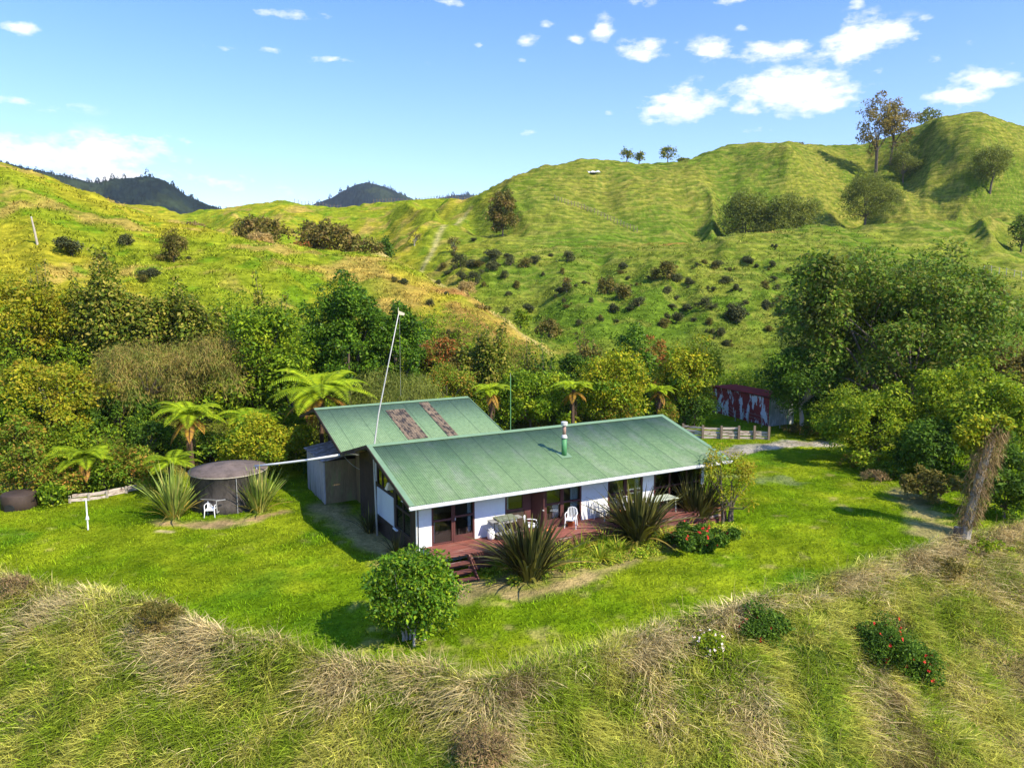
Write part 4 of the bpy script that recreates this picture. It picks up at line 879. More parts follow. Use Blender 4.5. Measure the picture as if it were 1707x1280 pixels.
def fern_fronds(nf, R, a0, a1, rg, npin=26, pin=.42, droop=1.0, wid=.085, tilt=None):
    nf = int(nf * 1.1)
    """arching fronds: pinnae hang both sides of a curved rib"""
    P = []; T = []; Nn = []; Ln = []; Wd = []; ribs = MB()
    for i in range(nf):
        az_ = 2 * PI * (i + rg.uniform(-.3, .3)) / nf; e = rg.uniform(a0, a1); Lf = R * rg.uniform(.85, 1.12); hd = np.array([math.cos(az_), math.sin(az_), 0]); sd_ = np.array([-hd[1], hd[0], 0])
        ts = np.linspace(0, 1, npin + 3); ang_ = e - ts ** 1.4 * (e + .85 * droop) ; dx = np.cos(ang_); dz = np.sin(ang_); st = Lf / len(ts)
        xs = np.cumsum(dx) * st; zs = np.cumsum(dz) * st; pts_ = xs[:, None] * hd + zs[:, None] * np.array([0, 0, 1]); ribs.tube(pts_[::3], list(np.linspace(.022, .005, len(pts_[::3]))), 4, False)
        for j in range(2, len(ts)):
            f = ts[j]; env = math.sin(PI * min(1, (f * .93 + .07)) ** .75) ** .7 * (1 - .15 * f); tan = dx[j] * hd + dz[j] * np.array([0, 0, 1]); nm = np.cross(tan, sd_); nm = nm if nm[2] > 0 else -nm
            for s_ in (-1, 1):
                P.append(pts_[j]); T.append(s_ * sd_ + tan * .38 - np.array([0, 0, .22])); Nn.append(nm + rg.normal(size=3) * .08); Ln.append(max(.05, pin * env)); Wd.append(wid * (.6 + .6 * env))
    return leaf_quads(np.array(P), np.array(T), np.array(Nn), np.array(Ln), np.array(Wd)), ribs
def tree_fern(lab, u, vb, vcrown, wpx, Y=None, dead=5, mat='fern', nf=16, group='tree ferns', seed=None, a=( .25, 1.0), trunk_r=.13, skirt=True):
    rg = np.random.default_rng(seed or int(u * 11 + vcrown)); b = spot(u, vb, Y); hc = max(at(u, vcrown, b[1])[2] - b[2], .2); R = wpx * b[1] / F / 2 * 1.12
    t = thing('tree_fern', lab, 'tree fern', b, rg.uniform(0, 6), group)
    m = MB(); m.tube([(0, 0, -.3), (.05, 0, hc * .5), (0, 0, hc)], [trunk_r * 1.4, trunk_r, trunk_r * 1.15], 9)
    if skirt and hc > 1:
        for i in range(26):
            a_ = rg.uniform(0, 6.28); z = hc * rg.uniform(.55, .98); l = rg.uniform(.4, .9); m.tube([(trunk_r * math.cos(a_), trunk_r * math.sin(a_), z), (trunk_r * 2.1 * math.cos(a_), trunk_r * 2.1 * math.sin(a_), z - l * .4), (trunk_r * 1.8 * math.cos(a_), trunk_r * 1.8 * math.sin(a_), max(.05, z - l))], [.02, .018, .008], 4, False)
    m.build('trunk', FERNTRUNK, t)
    (v, q), ribs = fern_fronds(nf, R, a[0], a[1], rg, pin=.25 * R + .05, wid=.026 * R + .010); v = v + np.array([0, 0, hc]); o = crown_part('crown', (v, q), LM[mat], t)
    ribs.v = [(x, y, z + hc) for x, y, z in ribs.v]; ribs.build('rib', LM['fernd'], o)
    if dead:
        (v, q), _ = fern_fronds(dead, R * .75, -.7, -.15, rg, pin=.15 * R + .05, wid=.03 * R + .015, droop=1.5); crown_part('dead_fronds', (v + np.array([0, 0, hc - .08]), q), LM['fernb'], t)['label'] = 'orange brown hanging dead fronds'
    return t

def blades(P, D, Ln, Wd, lean, bend, seg=4, rg=rng, twist=.6):
    """strap leaves / grass: rising, leaning along D, bending over; P (n,3), D (n,2)"""
    n = len(P); ts = np.linspace(0, 1, seg + 1); D3 = np.concatenate([D, np.zeros((n, 1))], 1); sd_ = np.stack([-D[:, 1], D[:, 0], rg.uniform(-twist, twist, n)], 1); sd_ = unit(sd_)
    V_ = np.zeros((n, seg + 1, 2, 3)); Ln = np.asarray(Ln)[:, None]; lean = np.asarray(lean)[:, None]; bend = np.asarray(bend)[:, None]
    for j, t in enumerate(ts):
        c_ = P + D3 * Ln * (lean * t + bend * t * t) + np.array([0, 0, 1.0]) * Ln * (t * np.sqrt(np.maximum(0.05, 1 - np.minimum(lean, .95) ** 2)) - bend * .75 * t ** 2.2)
        wv = np.asarray(Wd)[:, None] * (.55 + .9 * t if t < .5 else (1 - t) * 2.0 + .02); V_[:, j, 0] = c_ - sd_ * wv * .5; V_[:, j, 1] = c_ + sd_ * wv * .5
    V_ = V_.reshape(-1, 3); m_ = 2 * (seg + 1); q = []
    for j in range(seg): q.append(np.stack([np.arange(n) * m_ + 2 * j + k for k in (0, 1, 3, 2)], 1))
    return V_, np.concatenate(q)
def flax(lab, u, vb, vtop, wpx, mat, n=150, Y=None, wid=.075, group=None, old=12, name='flax_bush', xyz=None, oldmat='flaxy', bendr=(.0, .5)):
    rg = np.random.default_rng(int(u * 3 + vtop * 5)); b = spot(u, vb, Y) if xyz is None else np.array(xyz); h, w = size_of(b, u, vtop, wpx); t = thing(name, lab, 'flax' if name == 'flax_bush' else 'plant', b, 0, group)
    a_ = rg.uniform(0, 2 * PI, n); f = rg.random(n) ** .8; D = np.stack([np.cos(a_), np.sin(a_)], 1); r0 = w * .12 * rg.random(n) ** .5; P = np.stack([D[:, 0] * r0, D[:, 1] * r0, np.zeros(n) - .05], 1)
    L0 = math.hypot(h, w * .35) * 1.02; v = blades(P, D, L0 * rg.uniform(.62, 1.12, n), wid * rg.uniform(.7, 1.25, n), f * .52, bendr[0] + (bendr[1] - bendr[0]) * f * rg.uniform(.3, 1.2, n), 5, rg, .5)
    crown_part('leaves', v, LM[mat], t)
    if old:
        a_ = rg.uniform(0, 2 * PI, old); D = np.stack([np.cos(a_), np.sin(a_)], 1); P = np.concatenate([D * w * .1, np.zeros((old, 1))], 1)
        crown_part('old_leaves', blades(P, D, L0 * rg.uniform(.5, .85, old), wid * rg.uniform(.8, 1.2, old), rg.uniform(.5, .75, old), rg.uniform(.35, .7, old), 5, rg, .5), LM[oldmat], t)['label'] = 'yellowed drooping outer leaves'
    return t
def flowers(t, cs, rs, n, mat, size, name, rg, zmin=-.2):
    v = []
    cs = np.asarray(cs); k = rg.choice(len(cs), n); d = unit(rg.normal(size=(n, 3)) + np.array([0, -.5, .9])); c_ = cs[k] + d * (np.asarray(rs)[k] * 1.08)[:, None]; c_[:, 2] = np.maximum(c_[:, 2], .1)
    P = np.repeat(c_, 6, 0); Nn = unit(np.repeat(d, 6, 0) + rg.normal(size=(6 * n, 3)) * .2); T = np.cross(Nn, unit(rg.normal(size=(6 * n, 3)))); crown_part(name, leaf_quads(P, T + Nn * .3, Nn, np.full(6 * n, size), np.full(6 * n, size * .7)), LM[mat], t)
def flower_bush(name, lab, u, vb, vtop, wpx, n, mat='dark', petal='petal', Y=None, leaf=.11, fs=.09, depth=.7, rot=0.0):
    rg = np.random.default_rng(int(u + vb)); b = spot(u, vb, Y); h, w = size_of(b, u, vtop, wpx); t = thing(name, lab, 'flowering bush', b, rot)
    cs, rs = dome_clumps(34, w * .42, w * .42 * depth, h * .45, h * .4, h * .16, h * .30, .3, rg, shell=.3)
    crown_part('leaves', clump_leaves(cs, rs, int(np.clip(w * w * depth * 1300, 1200, 12000)), leaf, .55, rg=rg), LM[mat], t); flowers(t, cs, rs, n, petal, fs, 'flowers', rg)
    m = MB(); limbs(m, cs, h * .15, .03, 8, rg=rg); m.build('stems', BARK, t); return t

# ------------------------------------------------------------------ planting, left belt (front to back)
broad_tree('shrub', 'rusty and green mixed shrub over the half buried tank at the far left', 'shrub', 20, 836, 738, 100, LM['mixed'], Y=42.0, leaf=.17)
broad_tree('shrub', 'low reddish brown shrub between the buried tank and the board edging', 'shrub', 82, 836, 775, 75, LM['mixed'], Y=42.0, leaf=.15)
broad_tree('shrub', 'rusty leaved shrub right of the bright young tree fern', 'shrub', 195, 822, 742, 100, LM['mixed'], Y=43.9, leaf=.16)
broad_tree('shrub', 'dark green shrub in the shade behind the left green flax', 'shrub', 232, 815, 700, 90, LM['dark'], Y=48, leaf=.17)
tree_fern('bright young tree fern above the low board edging on the left', 118, 832, 764, 125, Y=43.0, dead=3, nf=16, seed=3)
tree_fern('yellowing tree fern with hanging orange fronds behind the round tank', 303, 770, 692, 120, Y=47, dead=5, nf=18, seed=5)
tree_fern('low spreading tree fern above the golden shrub right of the tank', 405, 750, 698, 110, Y=48.5, dead=0, nf=15, mat='fernd', seed=8)
tree_fern('small tree fern crowding the back of the left green flax', 266, 800, 776, 105, Y=42.4, dead=0, nf=15, mat='fern', seed=13, skirt=False, a=(.4, 1.2))
tree_fern('largest tree fern with bright ribbed fronds beside the rear roof', 528, 770, 655, 182, Y=49.5, dead=5, nf=19, seed=21, a=(.1, 1.15))
tree_fern('small tree fern half hidden behind the rear roof', 724, 700, 668, 75, Y=58, dead=0, nf=13, seed=14)
tree_fern('tree fern with rusty dead fronds at the end of the rear roof', 818, 706, 652, 75, Y=57, dead=5, nf=14, seed=15)
tree_fern('tree fern with a shaggy trunk behind the flue', 958, 700, 650, 80, Y=58, dead=5, nf=14, seed=16)
tree_fern('tree fern with a skirt of dead fronds at the right end of the ridge', 1103, 690, 652, 62, Y=61, dead=5, nf=13, seed=17)
broad_tree('shrub', 'golden green shrub right of the round tank', 'shrub', 425, 770, 690, 150, LM['golden'], Y=46.6, leaf=.15, dens=1.2)
broad_tree('tree', 'spreading yellow green tree with pale branches on the far left', 'tree', 62, 760, 600, 240, LM['yellow'], Y=49, leaf=.22, bark=BARKP, trunk_r=.16)
broad_tree('tree', 'leafy green tree at the left edge below the yellow one', 'tree', -15, 790, 640, 130, LM['bright'], Y=47, leaf=.22)
broad_tree('tree', 'dark green tree in the shade left of the yellowing tree fern', 'tree', 185, 780, 655, 150, LM['dark'], Y=50, leaf=.2)
feather_tree('feathery_tree', 'tallest brown feathery tree left of the yellowing tree fern', 'tree', 235, 770, 570, 215, LM['feather'], Y=52)
feather_tree('feathery_tree', 'brownish feathery tree behind the low spreading tree fern', 'tree', 345, 760, 560, 190, LM['feather'], Y=54)
broad_tree('tree', 'pale yellow tree with sparse branches high on the far left', 'tree', 40, 720, 455, 210, LM['yellow'], Y=57, leaf=.24, gap=.25, dens=.7)
shoot_tree('tree', 'slender sapling with one tall leader at the far left', 'tree', 72, 700, 422, 60, LM['spiky'], Y=58, shoots=4, dens=.7)
shoot_tree('tree', 'dark tree of upright leafy shoots below the bush on the left hill', 'tree', 190, 720, 412, 185, LM['spiky'], Y=57.5, shoots=10, leaf=.26)
shoot_tree('tree', 'upright dark tree behind the brown feathery trees', 'tree', 342, 720, 452, 165, LM['spiky'], Y=58.5, shoots=9, leaf=.26)
shoot_tree('tree', 'narrow dark tree of two leaders behind the bright green tree', 'tree', 447, 700, 448, 80, LM['spiky'], Y=59, shoots=7, leaf=.25)
broad_tree('tree', 'bright green leafy tree left of the largest tree fern', 'tree', 428, 740, 505, 155, LM['bright'], Y=55, leaf=.24, dens=1.15)
broad_tree('tree', 'small bright tree close behind the largest tree fern', 'tree', 478, 730, 560, 90, LM['bright'], Y=54, leaf=.22)
broad_tree('tree', 'dense dark green dome tree behind the largest tree fern', 'tree', 577, 720, 456, 155, LM['round'], Y=59, leaf=.23, dens=1.6, low=.0, cr=.17, K=150, seed=4)
broad_tree('tree', 'dense dark green tree behind the mast top', 'tree', 655, 710, 496, 120, LM['round'], Y=60.5, leaf=.23, dens=1.6, low=.0, cr=.17, K=130, seed=6)
feather_tree('straggly_tree', 'straggly grey green tree sprawling over the rear roof', 'tree', 655, 690, 618, 190, LM['willow'], Y=53.5, dens=.9)
broad_tree('shrub', 'brownish tangled shrub behind the rear roof corner', 'shrub', 745, 705, 600, 110, LM['mixed'], Y=60, leaf=.18)
broad_tree('shrub', 'red leaved shrub at the foot of the dry spur', 'shrub', 728, 640, 560, 80, LM['red'], Y=66, leaf=.2, gap=.3)
broad_tree('shrub', 'faded pink brown shrub right of the mast tree', 'shrub', 772, 660, 585, 80, LM['scrub'], Y=65, leaf=.2)
shoot_tree('tree', 'sparse dark tree on the dry spur behind the rear roof', 'tree', 812, 690, 515, 100, LM['spiky'], Y=65, shoots=12, dens=.9)
shoot_tree('tree', 'pair of thin spires left of the valley', 'tree', 886, 680, 543, 42, LM['spiky'], Y=65, shoots=3, dens=.9, lean=.02)
shoot_tree('tree', 'small upright conifer like tree in front of the valley mouth', 'tree', 912, 680, 560, 46, LM['dark'], Y=64, shoots=5)
broad_tree('tree', 'broad leafy green tree between the rear roof and the flue', 'tree', 885, 720, 612, 135, LM['bright'], Y=60, leaf=.21, dens=1.25, low=.05)
broad_tree('tree', 'green tree with yellow sprays behind the flue', 'tree', 1020, 715, 580, 125, LM['golden'], Y=61.5, leaf=.21, dens=1.2, low=.05)
broad_tree('tree', 'dark upright tree behind the yellow sprayed tree', 'tree', 962, 690, 572, 60, LM['dark'], Y=66, leaf=.22)
shoot_tree('tree', 'grey green spiky tree in the valley mouth', 'tree', 985, 680, 545, 55, LM['scrub'], Y=72, shoots=8)
broad_tree('tree', 'taller green tree left of the red tipped shrub', 'tree', 1062, 700, 545, 75, LM['round'], Y=68, leaf=.24)
broad_tree('shrub', 'red tipped shrub behind the big golden tree', 'shrub', 1098, 690, 552, 55, LM['red'], Y=70, leaf=.2, gap=.25)
broad_tree('tree', 'big golden green tree left of the red barn', 'tree', 1148, 705, 560, 105, LM['golden'], Y=64, leaf=.22, dens=1.3, low=.04, seed=9)
broad_tree('shrub', 'dark shrub at the foot of the big golden tree by the barn', 'shrub', 1165, 712, 655, 70, LM['dark'], Y=62.5, leaf=.18)
broad_tree('shrub', 'orange and yellow shrub at the right gable end', 'shrub', 1120, 712, 668, 40, LM['mixed'], Y=60.5, leaf=.16)
broad_tree('shrub', 'low dark shrub below the ridge behind the flue', 'shrub', 1040, 715, 672, 70, LM['mixed'], Y=60, leaf=.16)

for (u, vb, vt_, w_, Y, mt, lb) in ((152, 815, 760, 70, 43.2, 'bright', 'green shrub behind the middle of the board edging'), (250, 800, 735, 60, 49, 'vine', 'light green shrub behind the small tree fern'), (340, 775, 715, 60, 48.5, 'dark', 'dark shrub behind the round tank lid'), (485, 760, 690, 60, 50, 'bright', 'green shrub left of the lean to roof'), (15, 810, 690, 90, 45, 'mixed', 'rusty shrub under the leafy tree at the left edge'), (95, 800, 700, 80, 45.5, 'vine', 'light green shrub behind the bright young tree fern'),
  (505, 790, 745, 40, 47.2, 'dark', 'dark weed shrub beside the lean to wall'), (228, 822, 782, 55, 44.3, 'bright', 'small shrub hanging over the right end of the board edging'), (58, 842, 806, 46, 40.6, 'bright', 'small green shrub hanging over the buried tank')):
    broad_tree('shrub', lb, 'shrub', u, vb, vt_, w_, LM[mt], Y=Y, leaf=.17)
# right side
broad_tree('tree', 'largest broad bronzing tree on the right behind the lawn', 'tree', 1487, 755, 402, 395, LM['broad'], Y=61, leaf=.30, dens=1.15, K=120, depth=.8, low=.08, stems=5, cr=.20, trunk_r=.2, seed=12)
broad_tree('tree', 'tall bronzing tree behind the left side of the largest tree', 'tree', 1395, 740, 440, 170, LM['broad'], Y=66, leaf=.30, seed=31, stems=3)
broad_tree('tree', 'bronzing tree behind the right side of the largest tree', 'tree', 1600, 740, 432, 170, LM['broad'], Y=66, leaf=.30, seed=32, stems=3)
broad_tree('tree', 'middle bronzing tree filling the crown behind the largest tree', 'tree', 1505, 740, 412, 210, LM['broad'], Y=68, leaf=.30, seed=33, stems=3)
broad_tree('tree', 'dark round tree with a visible trunk right of the barn', 'tree', 1350, 735, 575, 140, LM['dark'], Y=60, leaf=.22, dens=1.3, low=.22, bark=BARKP, trunk_r=.17)
broad_tree('shrub', 'round vine smothered bush at the right edge of the lawn', 'shrub', 1468, 788, 642, 175, LM['vine'], leaf=.19, dens=1.4, Y=50.3, low=.02, seed=14)
broad_tree('shrub', 'low dark undergrowth under the dark round tree', 'shrub', 1395, 745, 690, 90, LM['dark'], Y=58, leaf=.17)
broad_tree('shrub', 'dull shrub between the barn and the vine smothered bush', 'shrub', 1352, 735, 706, 70, LM['scrub'], Y=60.2, leaf=.15)
broad_tree('tree', 'vine draped tree with a bright top on the right', 'tree', 1610, 830, 600, 140, LM['vine'], Y=49.5, leaf=.21, dens=1.25, low=.02, seed=15)
broad_tree('tree', 'vine covered mound of trees at the right edge', 'tree', 1680, 850, 628, 150, LM['vine'], Y=46, leaf=.21, dens=1.25, low=.02, seed=16)
broad_tree('shrub', 'dark vine bank between the smothered bush and the dead trunk', 'shrub', 1570, 830, 690, 120, LM['dark'], Y=46.5, leaf=.19, dens=1.3, low=.0, seed=17)
broad_tree('tree', 'deep green tree filling the right edge behind the dead trunk', 'tree', 1708, 920, 735, 125, LM['dark'], Y=38.5, leaf=.17, dens=1.3, low=.0, seed=18)
broad_tree('tree', 'dark tree at the upper right edge behind the vines', 'tree', 1700, 800, 560, 90, LM['scrub'], Y=62, leaf=.24, seed=19)
broad_tree('shrub', 'low mixed shrub at the foot of the vine smothered bush', 'shrub', 1452, 800, 755, 60, LM['mixed'], Y=49.2, leaf=.14)
broad_tree('shrub', 'low green shrub at the lawn corner beside the dead trunk', 'shrub', 1510, 812, 770, 55, LM['vine'], Y=46.5, leaf=.15)
broad_tree('shrub', 'brown dead bramble heap beside the lawn corner', 'shrub', 1480, 815, 785, 45, LM['twig'], Y=45.8, leaf=.2, asp=.12, dens=.5)
broad_tree('shrub', 'dull bramble bank behind the dead trunk', 'shrub', 1572, 866, 782, 100, LM['scrub'], Y=41.5, leaf=.16)
broad_tree('shrub', 'low green weeds at the foot of the dead trunk', 'shrub', 1668, 940, 895, 110, LM['vine'], Y=36, leaf=.13, dens=.8)
# the dead trunk under its curtain of dry vines
tb_ = pick(1606, 905); vt = thing('vine_trunk', 'leaning dead trunk draped in dry brown vines with a green top', 'dead tree', tb_)
pt = [at(u, v, tb_[1]) - tb_ for u, v in ((1606, 908), (1614, 868), (1632, 800), (1652, 735), (1662, 706))]
m = MB(); m.tube(pt, [.26, .22, .2, .17, .12], 9); m.build('trunk', BARKP, vt)
nv = 5200; f = rng.random(nv); idx = f * (len(pt) - 1.001); i0 = idx.astype(int); PT = np.array(pt); cpos = PT[i0] + (PT[np.minimum(i0 + 1, 4)] - PT[i0]) * (idx - i0)[:, None]
rad = .10 + (.12 + .46 * np.sin(np.clip(f, .02, 1) * PI * .8)) * rng.random(nv) ** .8; a_ = rng.uniform(0, 2 * PI, nv); Pv = cpos + np.stack([np.cos(a_) * rad, np.sin(a_) * rad, rng.uniform(-.1, .3, nv)], 1); Pv = Pv[Pv[:, 2] > .9]; nv = len(Pv)
crown_part('dry_vines', leaf_quads(Pv, np.stack([rng.normal(size=nv) * .6, rng.normal(size=nv) * .5, -np.ones(nv)], 1), rng.normal(size=(nv, 3)) + np.array([0, -1, 0]), rng.uniform(.2, .65, nv), rng.uniform(.012, .035, nv)), LM['twig'], vt)
crown_part('vine_top', clump_leaves([PT[4] + np.array([.1, 0, .0]), PT[4] + np.array([-.7, .2, -.15]), PT[4] + np.array([-1.2, .3, -.6]), PT[3] + np.array([-.6, .3, .1])], [.5, .55, .6, .5], 4200, .15, .6), LM['golden'], vt)
st = thing('tree_stump', 'short sawn stump on bare ground beside the dead vine trunk', 'stump', pick(1596, 898)); m = MB(); m.lathe([(.28, -.2), (.22, .15), (.2, .55), (.17, .58)], 12); m.build('trunk', BARK, st); m = MB(); m.lathe([(.165, .581), (.1, .59)], 12); m.build('cut_top', PALEPOST, st)

# around the house and lawn
broad_tree('shrub', 'round glossy green bush on bare stems at the front of the lawn', 'shrub', 680, 1078, 905, 172, LM['citrus'], leaf=.115, dens=1.6, low=.0, stems=6, K=130, cr=.2, wob=.2, depth=.95, Y=25.2, bark=BARKP, trunk_r=.045, seed=3)
flax('largest bronze flax in front of the barbecue on the deck', 882, 965, 868, 150, 'flaxd', 330, wid=.125, group='bronze flaxes by the deck', old=10)
flax('bronze flax beside the glazed door with tall blades', 1062, 905, 812, 130, 'flaxd', 280, wid=.125, group='bronze flaxes by the deck', old=16)
flax('bronze flax at the right end of the deck', 1160, 868, 803, 150, 'flaxd', 300, wid=.125, group='bronze flaxes by the deck', old=16)
flax('dark spiky flax in the shade beside the mast foot', 616, 888, 840, 60, 'flaxd', 90, old=6, wid=.05)
flax('dark thin tuft by the left gable sill', 668, 908, 880, 34, 'flaxd', 60, old=0, wid=.04, xyz=h2w(.35, 2.6, -.8))
flax('tall green flax left of the round tank', 290, 864, 778, 98, 'flaxg', 170, wid=.09, old=18, group='green flaxes by the tank', bendr=(0, .3))
flax('green flax with stiff grey blades right of the round tank', 432, 854, 782, 82, 'flaxg', 160, wid=.09, old=8, group='green flaxes by the tank', bendr=(0, .3))
for (u, vb, vt_, w_, lb) in ((935, 930, 893, 45, 'lily clump right of the largest bronze flax'), (968, 922, 880, 55, 'lily clump in the middle of the bed below the deck'), (1008, 915, 873, 55, 'taller lily clump left of the middle bronze flax'), (1000, 935, 900, 40, 'small lily clump at the lawn edge of the bed'), (1095, 885, 858, 40, 'lily clump between the two right hand bronze flaxes'), (835, 950, 925, 34, 'small lily clump beside the deck steps'), (952, 940, 906, 42, 'low lily clump between the largest flax and the lawn'), (985, 905, 866, 45, 'lily clump close under the deck edge'), (1030, 925, 890, 42, 'lily clump in front of the middle bronze flax'), (1110, 905, 872, 42, 'pale lily clump left of the red flowers'), (920, 905, 872, 40, 'lily clump behind the largest flax at the deck edge')):
    flax(lb, u, vb, vt_, w_, 'lily', 110, old=8, wid=.05, name='lily_clump', group='lilies below the deck', bendr=(.2, .8))
flower_bush('flower_bush', 'dark green bush with many red flowers below the right deck flax', 1160, 915, 872, 165, 60, fs=.085, leaf=.12)
broad_tree('shrub', 'slender open shrub at the right front corner of the house', 'shrub', 1226, 880, 728, 96, LM['yellow'], Y=38, leaf=.13, dens=.36, low=.05, stems=4, gap=.2, seed=8)
flower_bush('flower_bush', 'low dark bush with a few red flowers at the bank top', 1272, 1070, 1010, 105, 12, fs=.085, leaf=.10, depth=.8)
flower_bush('flower_bush', 'long straggling bush with many crimson flowers on the right bank', 1470, 1110, 1030, 120, 34, fs=.085, leaf=.10, depth=1.3, rot=-.7)
flower_bush('flower_bush', 'lower part of the crimson flowering patch running down the bank', 1530, 1140, 1075, 85, 20, fs=.085, leaf=.10, depth=1.2, rot=-.7)
flower_bush('flower_bush', 'white flowered daisy bush hanging on the front bank', 1180, 1105, 1048, 75, 60, mat='vine', petal='petalw', fs=.07, leaf=.10)
broad_tree('shrub', 'low dark shrub on the bank below the dead trunk', 'shrub', 1575, 965, 932, 75, LM['scrub'], leaf=.10, low=0, Y=None)
broad_tree('shrub', 'dark twiggy scrub mound on the left bank edge', 'shrub', 262, 1052, 1002, 95, LM['scrub'], leaf=.13, asp=.2, low=0, dens=.7)
broad_tree('shrub', 'grey brown scrub mound at the left picture edge of the bank', 'shrub', 20, 1000, 958, 70, LM['twig'], leaf=.16, asp=.12, low=0, dens=.5)
broad_tree('shrub', 'reddish brown dead bracken clump at the bottom of the bank', 'shrub', 800, 1275, 1215, 120, LM['twig'], leaf=.16, asp=.12, low=0, dens=.6)

# ------------------------------------------------------------------ hills: gorse, scrub, trees
def bush_proto(nm, lab, mat, flat, seed, n=1500, leaf=.16):
    rg = np.random.default_rng(seed); t = thing(nm, lab, 'bush', (0, 0, 0), 0, 'gorse bushes on the hillside')
    cs, rs = dome_clumps(11, .40, .36, flat * .36, flat * .38, .08, .26, .3, rg, shell=.15, wob=.5); crown_part('crown', clump_leaves(cs, rs, n, leaf / 2, .5, rg=rg), mat, t)
    m = MB(); m.tube([(0, 0, -.3), (0, 0, flat * .35)], [.05, .03], 5); m.build('trunk', BARK, t); return t
GL = 'small dark rounded gorse bush on the grassy hillside behind the house'
protos = [bush_proto('gorse_bush', GL, LM['gorse'], .75, 1), bush_proto('gorse_bush', GL, LM['gorse'], .95, 2), bush_proto('gorse_bush', GL, LM['gorse'], .6, 3), bush_proto('gorse_bush', GL, LM['scrub'], .9, 4)]
Z5 = lambda x, y, w: (800 + x / 3.793, 240 + y / 3.793, w / 3.793)
Z6 = lambda x, y, w: (1180 + x / 2.461, 380 + y / 2.461, w / 2.461)
Z4 = lambda x, y, w: (350 + x / 3.414, 290 + y / 3.414, w / 3.414)
GO = [Z5(*a) for a in ((100, 720, 120), (195, 765, 70), (80, 790, 90), (290, 775, 90), (350, 760, 80), (555, 740, 90), (450, 710, 50), (230, 905, 75), (500, 945, 70), (555, 925, 80), (530, 1000, 50), (545, 1035, 50), (310, 1062, 85), (170, 1068, 55), (905, 785, 85), (890, 815, 50), (920, 960, 110), (1005, 1025, 105), (845, 1060, 95), (1110, 850, 95), (1250, 870, 100), (1190, 945, 70),
  (1330, 885, 60), (1420, 755, 50), (1490, 785, 70), (1370, 770, 40), (1545, 875, 80), (1615, 920, 60), (1690, 745, 60), (1430, 1040, 105), (1310, 1050, 90), (1160, 1150, 110), (1240, 1130, 100), (1620, 1120, 130), (1520, 1205, 80), (760, 1110, 60), (870, 1125, 30), (625, 1145, 50), (660, 880, 50), (990, 890, 40), (930, 860, 40), (1210, 1040, 60), (1580, 800, 40), (1450, 1140, 60), (1350, 1120, 50), (700, 1000, 40), (400, 830, 35), (520, 810, 40))]
GO += [Z6(*a) for a in ((165, 145, 42), (75, 222, 50), (115, 252, 40), (232, 245, 64), (275, 212, 40), (285, 252, 40), (240, 325, 52), (290, 305, 50), (115, 385, 80), (58, 442, 45), (75, 482, 40), (250, 420, 52), (300, 355, 50), (408, 125, 36), (280, 80, 22), (28, 165, 50), (12, 335, 34), (150, 315, 30), (90, 325, 28), (90, 175, 26), (265, 160, 40), (330, 180, 30), (200, 160, 26), (310, 420, 46), (20, 260, 30), (20, 430, 26))]
GO += [Z4(*a) for a in ((1100, 625, 85), (1330, 530, 64), (1350, 575, 64), (1425, 525, 90), (1490, 525, 100), (1540, 520, 60), (1620, 480, 95), (1250, 750, 54), (1300, 625, 50), (1610, 530, 70), (1440, 600, 70), (1510, 610, 80), (1345, 690, 50), (1390, 465, 40), (1500, 380, 40), (1680, 590, 60), (1700, 690, 50), (1560, 640, 44))]
for (u, v, w_) in ((120, 425, 54), (212, 408, 26), (252, 462, 34), (240, 470, 22), (290, 432, 30), (455, 605, 26), (712, 540, 20), (760, 565, 24)): GO.append((u, v, w_))
gi = 0
for k, (u, v, w_) in enumerate(GO):
    b = pick(u, v + 1.0)
    if b[1] > 380: continue
    s_ = max(.7, w_ * b[1] / F); pr_ = protos[k % 4]; sc = (s_ * random.uniform(.8, 1.5), s_ * random.uniform(.8, 1.2), s_ * random.uniform(.65, 1.2))
    if k < 4: pr_.location = b; pr_.scale = sc
    else: copy_tree(pr_, b, random.uniform(0, 6.28), sc)
    for _ in range(random.choice((0, 1, 1, 2))):
        ox, oy = random.uniform(-1, 1) * s_ * .8, random.uniform(-1, 1) * s_ * .7; f_ = random.uniform(.3, .7); x_, y_ = b[0] + ox, b[1] + oy
        copy_tree(protos[random.randrange(4)], (x_, y_, float(hz(x_, y_))), random.uniform(0, 6.28), (sc[0] * f_, sc[1] * f_, sc[2] * f_ * 1.1))
broad_tree('shrub', 'wide brown grey scrub on the crest of the left spur', 'scrub', 432, 408, 360, 95, LM['scrub'], Y=122, leaf=.45, low=0)
broad_tree('shrub', 'long dark scrub along the crest above the red patch', 'scrub', 555, 432, 368, 110, LM['scrub'], Y=118, leaf=.45, low=0, depth=.6)
broad_tree('shrub', 'taller dark scrub at the left end of the long scrub', 'scrub', 520, 425, 362, 45, LM['scrub'], Y=120, leaf=.45, low=0)
broad_tree('shrub', 'pale grey scrub at the right end of the crest scrub', 'scrub', 617, 440, 396, 55, LM['feather'], Y=113, leaf=.4, low=0)
broad_tree('shrub', 'straw coloured scrub below the wide brown scrub', 'scrub', 436, 412, 388, 50, LM['drygrass'], Y=116.5, leaf=.35, asp=.2, low=0)
broad_tree('shrub', 'small red patch of scrub on the spur crest', 'scrub', 500, 417, 404, 40, LM['red'], Y=113, leaf=.3, low=0)
broad_tree('shrub', 'olive upright bush alone on the left hill', 'bush', 290, 437, 382, 42, LM['scrub'], leaf=.3, asp=.25, low=0, dens=1.3)
broad_tree('shrub', 'dry brown bush near the saddle on the left hill', 'bush', 325, 385, 370, 45, LM['twig'], Y=119.5, leaf=.4, asp=.2, low=0)
